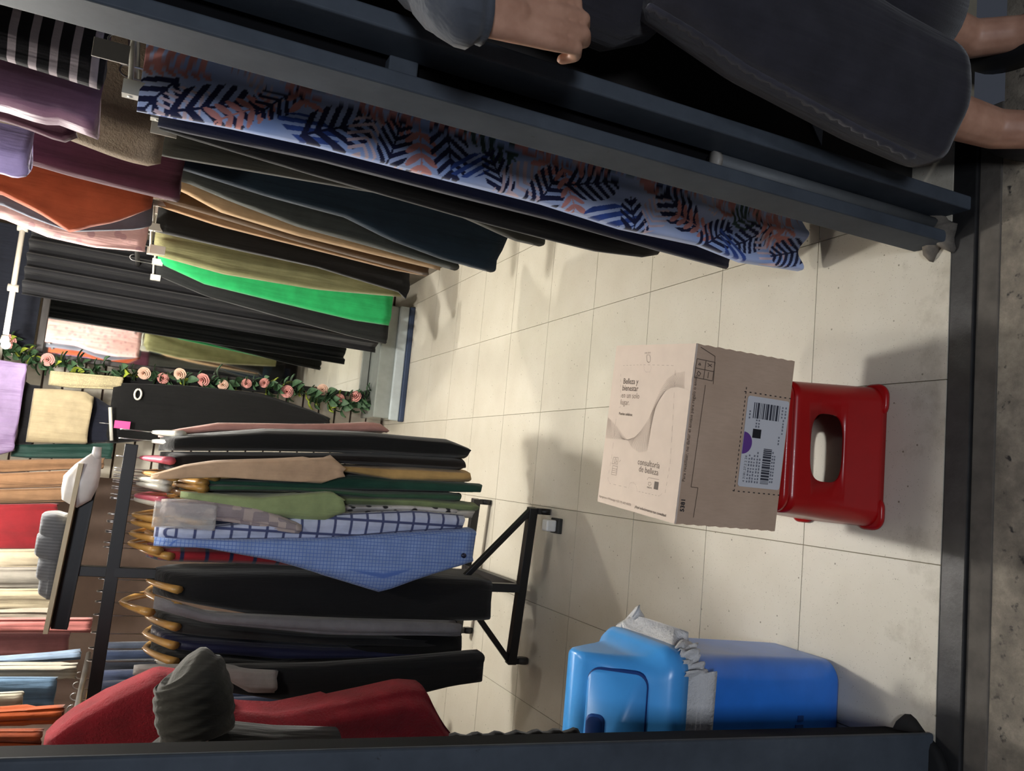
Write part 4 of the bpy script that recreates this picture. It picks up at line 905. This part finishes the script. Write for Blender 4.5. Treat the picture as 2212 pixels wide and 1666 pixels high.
# red fleece coat and display torso close to the wide post
fle=F('a31a2c',kind='sherpa',var=.25)
garment('fleece_coat','deep red sherpa fleece coat hanging half behind the wide post','coat',fle,2.06,L=[(95,1640),(500,1650),(970,1640)],R=[(92,1606),(150,1560),(250,1502),(340,1460),(420,1470),(510,1540),(600,1546),(700,1528),(800,1506),(880,1487),(925,1490),(972,1582)],d=.16,amp=.014,k=6,nz=60,n=48)
def cr3(P,n):
    P=np.array(P,float); t_=np.linspace(0,len(P)-1,n); return np.stack([np.interp(t_,range(len(P)),P[:,k]) for k in range(3)],1)
def torso():
    t_=thing('display_torso','headless display torso in a black short-sleeved T-shirt beside the red fleece','mannequin',aY(480,1600,1.80))
    pts=[aY(q[0],q[1],1.80) for q in((392,1434),(402,1442),(410,1458),(416,1485),(419,1512),(422,1540),(426,1565),(428,1586))]
    rad=[.03,.068,.084,.091,.094,.093,.090,.086]; mb=MB(); rings=[]
    P=cr3(pts,40); R_=np.interp(np.linspace(0,7,40),range(8),rad)
    for i in range(40):
        tg=P[min(i+1,39)]-P[max(i-1,0)]; tg/=np.linalg.norm(tg); a=np.cross(tg,[0,1.,0]); a/=np.linalg.norm(a); b=np.cross(tg,a)
        rings.append([P[i]+(R_[i]*(1+.018*math.sin(i*.7+2*th)+.014*math.sin(i*1.3-th*3)))*(math.cos(th)*a+.8*math.sin(th)*b) for th in np.linspace(0,2*PI,28,endpoint=False)])
    mb.loft(rings).build('sleeve',F('3a3934',rough=.85),t_)
    a=[aY(q[0],q[1],1.80) for q in((414,1560),(413,1610),(414,1670))]
    MB().tube(a,[.036,.040,.040],16).build('arm',plain('mannequin_skin','b58a6a',.5),t_)
    c=aY(455,1640,1.90)
    rg=[rrect(c[0]-.06,1.88,hx,hy,min(hx,hy)*.9,z,6) for z,hx,hy in((.98,.13,.09),(1.15,.14,.10),(1.3,.16,.10),(1.40,.15,.09),(1.46,.10,.07),(1.50,.05,.05))]
    MB().loft(rg).build('shirt_body',F('1c1c1a',rough=.85),t_)
    MB().tube([(c[0]-.06,1.88,1.48),(c[0]-.06,1.88,1.56)],[.05,.045],14).build('neck',plain('mannequin_skin','b58a6a',.5),t_)
    MB().tube([(c[0]-.06,1.88,0.02),(c[0]-.06,1.88,1.0)],.014,10).build('stand_pole',blk,t_)
    MB().loft([rrect(c[0]-.06,1.88,.12,.12,.1,0,8),rrect(c[0]-.06,1.88,.12,.12,.1,.02,8)]).build('stand_base',blk,t_)
torso()
# black curtain strip just behind the wide post
V=[];Fs=[]
xs=aY(1100,1574,.95)[0]
for i in range(25):
    z=.76+(1.02-.76)*i/24
    for j in range(13): V.append((xs-.108+.10*j/12+(.003*math.sin(i*1.7) if j==12 else 0),.955+.012*math.sin(j*1.6),z))
for i in range(24):
    for j in range(12): Fs.append((i*13+j,i*13+j+1,i*13+j+14,i*13+j+13))
cs=link('shutter_curtain_edge',V,Fs,F('0c0c0e')); cs.modifiers.new('s','SOLIDIFY').thickness=.004; tag(cs,'black wavy cloth edge hanging just behind the wide post','cloth')

# ================================================================== PERSON beside the slotted post
skin,skt,skb=newmat('skin'); sv=coords(skt)
skt.links.new(ramp(skt,noise(skt,sv,25,4),[(.3,lin('a87c66')),(.7,lin('bf937c'))]),skb.inputs['Base Color']); skb.inputs['Roughness'].default_value=.5; skb.inputs['Subsurface Weight'].default_value=.08; skb.inputs['Subsurface Radius'].default_value=(.02,.008,.004)
denim=F('2d2c33',var=.25,weave=1400); hoodm=F('4c5058',var=.3)
per=thing('person','person in dark wide-leg jeans and a grey sleeve standing beside the slotted post','person',(.99,.66,0))
W_=aY(1012,18,.56); K_=aY(1205,42,.56)
J={}
def jn(n,p,r,par=None): J[n]=(np.array(p,float),r,par)
jn('pelvis',(1.04,.73,.96),.10); jn('waist',(1.05,.74,1.12),.12,'pelvis'); jn('chest',(1.06,.76,1.34),.145,'waist'); jn('neckb',(1.06,.755,1.47),.07,'chest'); jn('neck',(1.06,.74,1.53),.052,'neckb')
jn('jaw',(1.06,.72,1.58),.065,'neck'); jn('head',(1.06,.725,1.66),.085,'jaw'); jn('crown',(1.06,.735,1.73),.06,'head')
jn('rsh',(.91,.74,1.40),.06,'chest'); jn('relb',(.885,.72,1.30),.045,'rsh'); jn('rfore',tuple((np.array([.885,.72,1.30])+W_)/2),.038,'relb'); jn('rwr',tuple(W_),.025,'rfore')
jn('rpal0',tuple(W_+(K_-W_)*.22),.027,'rwr'); jn('rpalm',tuple(W_+(K_-W_)*.5),.024,'rpal0')
jn('lsh',(1.235,.77,1.40),.06,'chest'); jn('lelb',(1.29,.80,1.13),.045,'lsh'); jn('lwr',(1.27,.70,.90),.03,'lelb'); jn('lpalm',(1.26,.67,.83),.034,'lwr'); jn('lfin',(1.25,.655,.76),.018,'lpalm')
jn('rhip',(.965,.71,.90),.06,'pelvis'); jn('rkn',(.905,.66,.50),.058,'rhip'); jn('rcalf',(.895,.66,.34),.052,'rkn'); jn('rank',(.885,.63,.10),.040,'rcalf'); jn('rfoot',(.87,.56,.05),.036,'rank'); jn('rtoe',(.855,.49,.035),.028,'rfoot')
jn('lhip',(1.11,.72,.90),.06,'pelvis'); jn('lkn',(1.12,.70,.50),.058,'lhip'); jn('lcalf',(1.12,.71,.34),.052,'lkn'); jn('lank',(1.105,.69,.10),.040,'lcalf'); jn('lfoot',(1.10,.62,.05),.036,'lank'); jn('ltoe',(1.095,.55,.035),.028,'lfoot')
# five fingers of the near hand, curled
acr=(aY(1190,84,.56)-aY(1190,8,.56)); acr/=np.linalg.norm(acr); dn=(K_-W_)/np.linalg.norm(K_-W_); away=np.cross(acr,dn); away*=np.sign(away[1]) if abs(away[1])>1e-6 else 1
for i,(off,l) in enumerate(((.034,.054),(.0115,.064),(-.0115,.063),(-.034,.054))):
    k0=K_+acr*off-dn*.006*abs(i-1.5)
    jn('m%d'%i,W_+(K_-W_)*.22+acr*off*.55,.019,'rwr'); jn('k%d'%i,k0,.0135,'m%d'%i)
    jn('p%d'%i,k0+dn*l*.8+away*.010,.0112,'k%d'%i); jn('d%d'%i,k0+dn*(l+.002)+away*.034,.0100,'p%d'%i); jn('t%d'%i,k0+dn*(l-.012)+away*.050,.0088,'d%d'%i)
tb=W_+(K_-W_)*.35-acr*.028+away*.014
jn('th0',tb,.017,'rpal0'); jn('th1',tb+dn*.034-acr*.006+away*.022,.012,'th0'); jn('th2',tb+dn*.058+away*.034,.010,'th1')
def capsule(A,ra,B,rb,n=14):
    ax=B-A; L=np.linalg.norm(ax); ax=ax/(L+1e-9); p=np.cross(ax,[.31,.87,.38]); p/=np.linalg.norm(p); q=np.cross(ax,p); rings=[]
    for t_ in np.linspace(-PI/2*.95,0,5): rings.append([A+ax*ra*math.sin(t_)+ra*math.cos(t_)*(math.cos(h)*p+math.sin(h)*q) for h in np.linspace(0,2*PI,n,endpoint=False)])
    for t_ in np.linspace(0,PI/2*.95,5): rings.append([B+ax*rb*math.sin(t_)+rb*math.cos(t_)*(math.cos(h)*p+math.sin(h)*q) for h in np.linspace(0,2*PI,n,endpoint=False)])
    return rings
mb=MB()
for n_,(p_,r_,par) in J.items():
    if par: mb.loft(capsule(J[par][0],J[par][1],p_,r_))
bo=recalc(mb.build('tmpbody',skin,origin=np.array(per.location)))
rm=bo.modifiers.new('rm','REMESH'); rm.mode='VOXEL'; rm.voxel_size=.004; rm.use_smooth_shade=True
smm=bo.modifiers.new('sm','SMOOTH'); smm.iterations=5; smm.factor=.5
bpy.context.view_layer.update(); evaluated(bo,'body',skin,per)
# face and hair
hd_=np.array([1.06,.725,1.66])
for sgn in(-1,1):
    mb=MB(); mb.tube([hd_+np.array([sgn*.032,-.078,.005]),hd_+np.array([sgn*.032,-.088,.005])],[.011,.007],12); mb.build('eye',plain('eye_dark','241a16',.3),per)
    MB().tube([hd_+np.array([sgn*.083,.0,-.03]),hd_+np.array([sgn*.095,.005,.0]),hd_+np.array([sgn*.085,.005,.025])],[.008,.014,.009],10).build('ear',skin,per)
MB().tube([hd_+np.array([0,-.082,.02]),hd_+np.array([0,-.104,-.025]),hd_+np.array([0,-.085,-.034])],[.009,.015,.010],12).build('nose',skin,per)
MB().tube([hd_+np.array([-.024,-.072,-.062]),hd_+np.array([0,-.082,-.062]),hd_+np.array([.024,-.072,-.062])],[.004,.008,.004],10).build('mouth',plain('lip','8c4a44',.5),per)
rg=[]
for z,r,yo in((1.60,.07,.05),(1.64,.098,.035),(1.69,.103,.02),(1.735,.095,.012),(1.775,.065,.01),(1.795,.025,.01)): rg.append([(1.06+r*math.cos(a)*.95,.745+yo+r*math.sin(a),z) for a in np.linspace(0,2*PI,24,endpoint=False)])
MB().loft(rg).build('hair',plain('hair_dark','1a1412',.6,0,80,.6),per)
# jeans: two wide legs and a hip section
jl,_=garment('jeans_leg','x','x',denim,.62,L=[(1300,-60),(1400,20),(1497,88),(1612,169),(1749,239),(1860,297),(1985,352)],R=[(1640,-190),(1760,-60),(1880,18),(2010,90),(2090,190)],d=.17,yoff=0,zbot=.30,ztop=.93,power=.82,amp=.005,k=4,n=48,nz=40,parent=per,tag_it=False)
rg=[]
for z,cx_,cy_,rx,ry in((.22,1.115,.70,.10,.10),(.35,1.12,.71,.10,.10),(.5,1.12,.71,.098,.10),(.7,1.12,.72,.1,.105),(.93,1.11,.73,.105,.115)): rg.append([(cx_+rx*math.cos(a)*(1+.03*math.sin(5*a)),cy_+ry*math.sin(a),z) for a in np.linspace(0,2*PI,32,endpoint=False)])
MB().loft(rg).build('jeans_leg',denim,per)
rg=[]
for z,rx,ry in((.86,.15,.12),(.93,.185,.135),(1.0,.18,.135),(1.06,.17,.13)): rg.append([(1.035+rx*math.cos(a),.73+ry*math.sin(a),z) for a in np.linspace(0,2*PI,36,endpoint=False)])
MB().loft(rg).build('jeans_waist',denim,per)
sp_=[aY(x,y,.562) for x,y in((1400,12),(1497,70),(1612,148),(1749,222),(1860,282),(1975,340))]; sp_=cr3(sp_,60)
mb=MB(); mb.tube([p_+np.array([0,.0025*math.sin(i*2.2),.0]) for i,p_ in enumerate(sp_)],[.0075+.0018*math.sin(i*2.2) for i in range(60)],8,flat=.5); mb.build('leg_seam',F('3b3a42',var=.3),per)
# grey jacket: trunk and sleeves
jk=hoodm; rg=[]
for z,rx,ry in((.99,.185,.14),(1.1,.18,.14),(1.25,.19,.15),(1.38,.19,.145),(1.45,.13,.11),(1.50,.07,.07)): rg.append([(1.055+rx*math.cos(a),.75+ry*math.sin(a),z+.01*math.sin(3*a)) for a in np.linspace(0,2*PI,36,endpoint=False)])
MB().loft(rg).build('jacket',jk,per)
S=cr3([J['rsh'][0],J['relb'][0],J['rfore'][0],W_-dn*.012,W_+(K_-W_)*.14],24); MB().tube(S,[.075-.03*i/23+.003*math.sin(i*1.4) for i in range(24)],18).build('sleeve',jk,per)
S=cr3([J['lsh'][0],J['lelb'][0],J['lwr'][0]],24); MB().tube(S,[.075-.03*i/23+.003*math.sin(i*1.4) for i in range(24)],18).build('sleeve',jk,per)
shoem=plain('shoe_dark','17171a',.6)
for n in('r','l'):
    a,b_=J[n+'foot'][0],J[n+'toe'][0]; h_=J[n+'ank'][0]
    dirx=(b_-h_); dirx[2]=0; dirx/=np.linalg.norm(dirx); side=np.array([-dirx[1],dirx[0],0]); c0=h_-dirx*.05; rg=[]
    for z,g in((0-.012,1.0),(.02,1.03),(.045,.95),(.075,.62)):
        ring=[]
        for t_ in np.linspace(0,2*PI,28,endpoint=False):
            l_=.125*math.cos(t_); ring.append(tuple((c0+dirx*(.10*(.7 if z>.06 else 1)+l_*g)+side*.045*g*math.sin(t_))[:2])+(z,))
        rg.append(ring)
    MB().loft(rg).build('shoe',shoem,per)
# pale blue triangle on the front wall: colour imitates a lit gap
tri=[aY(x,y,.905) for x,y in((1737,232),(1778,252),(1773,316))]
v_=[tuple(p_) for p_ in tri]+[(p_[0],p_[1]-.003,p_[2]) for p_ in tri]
tag(link('lit_gap',v_,[(0,1,2),(5,4,3),(0,3,4,1),(1,4,5,2),(2,5,3,0)],plain('gap_blue','7f8898',.8),None,False),'pale blue triangle on the dark wall by the post, standing in for a lit gap','gap')
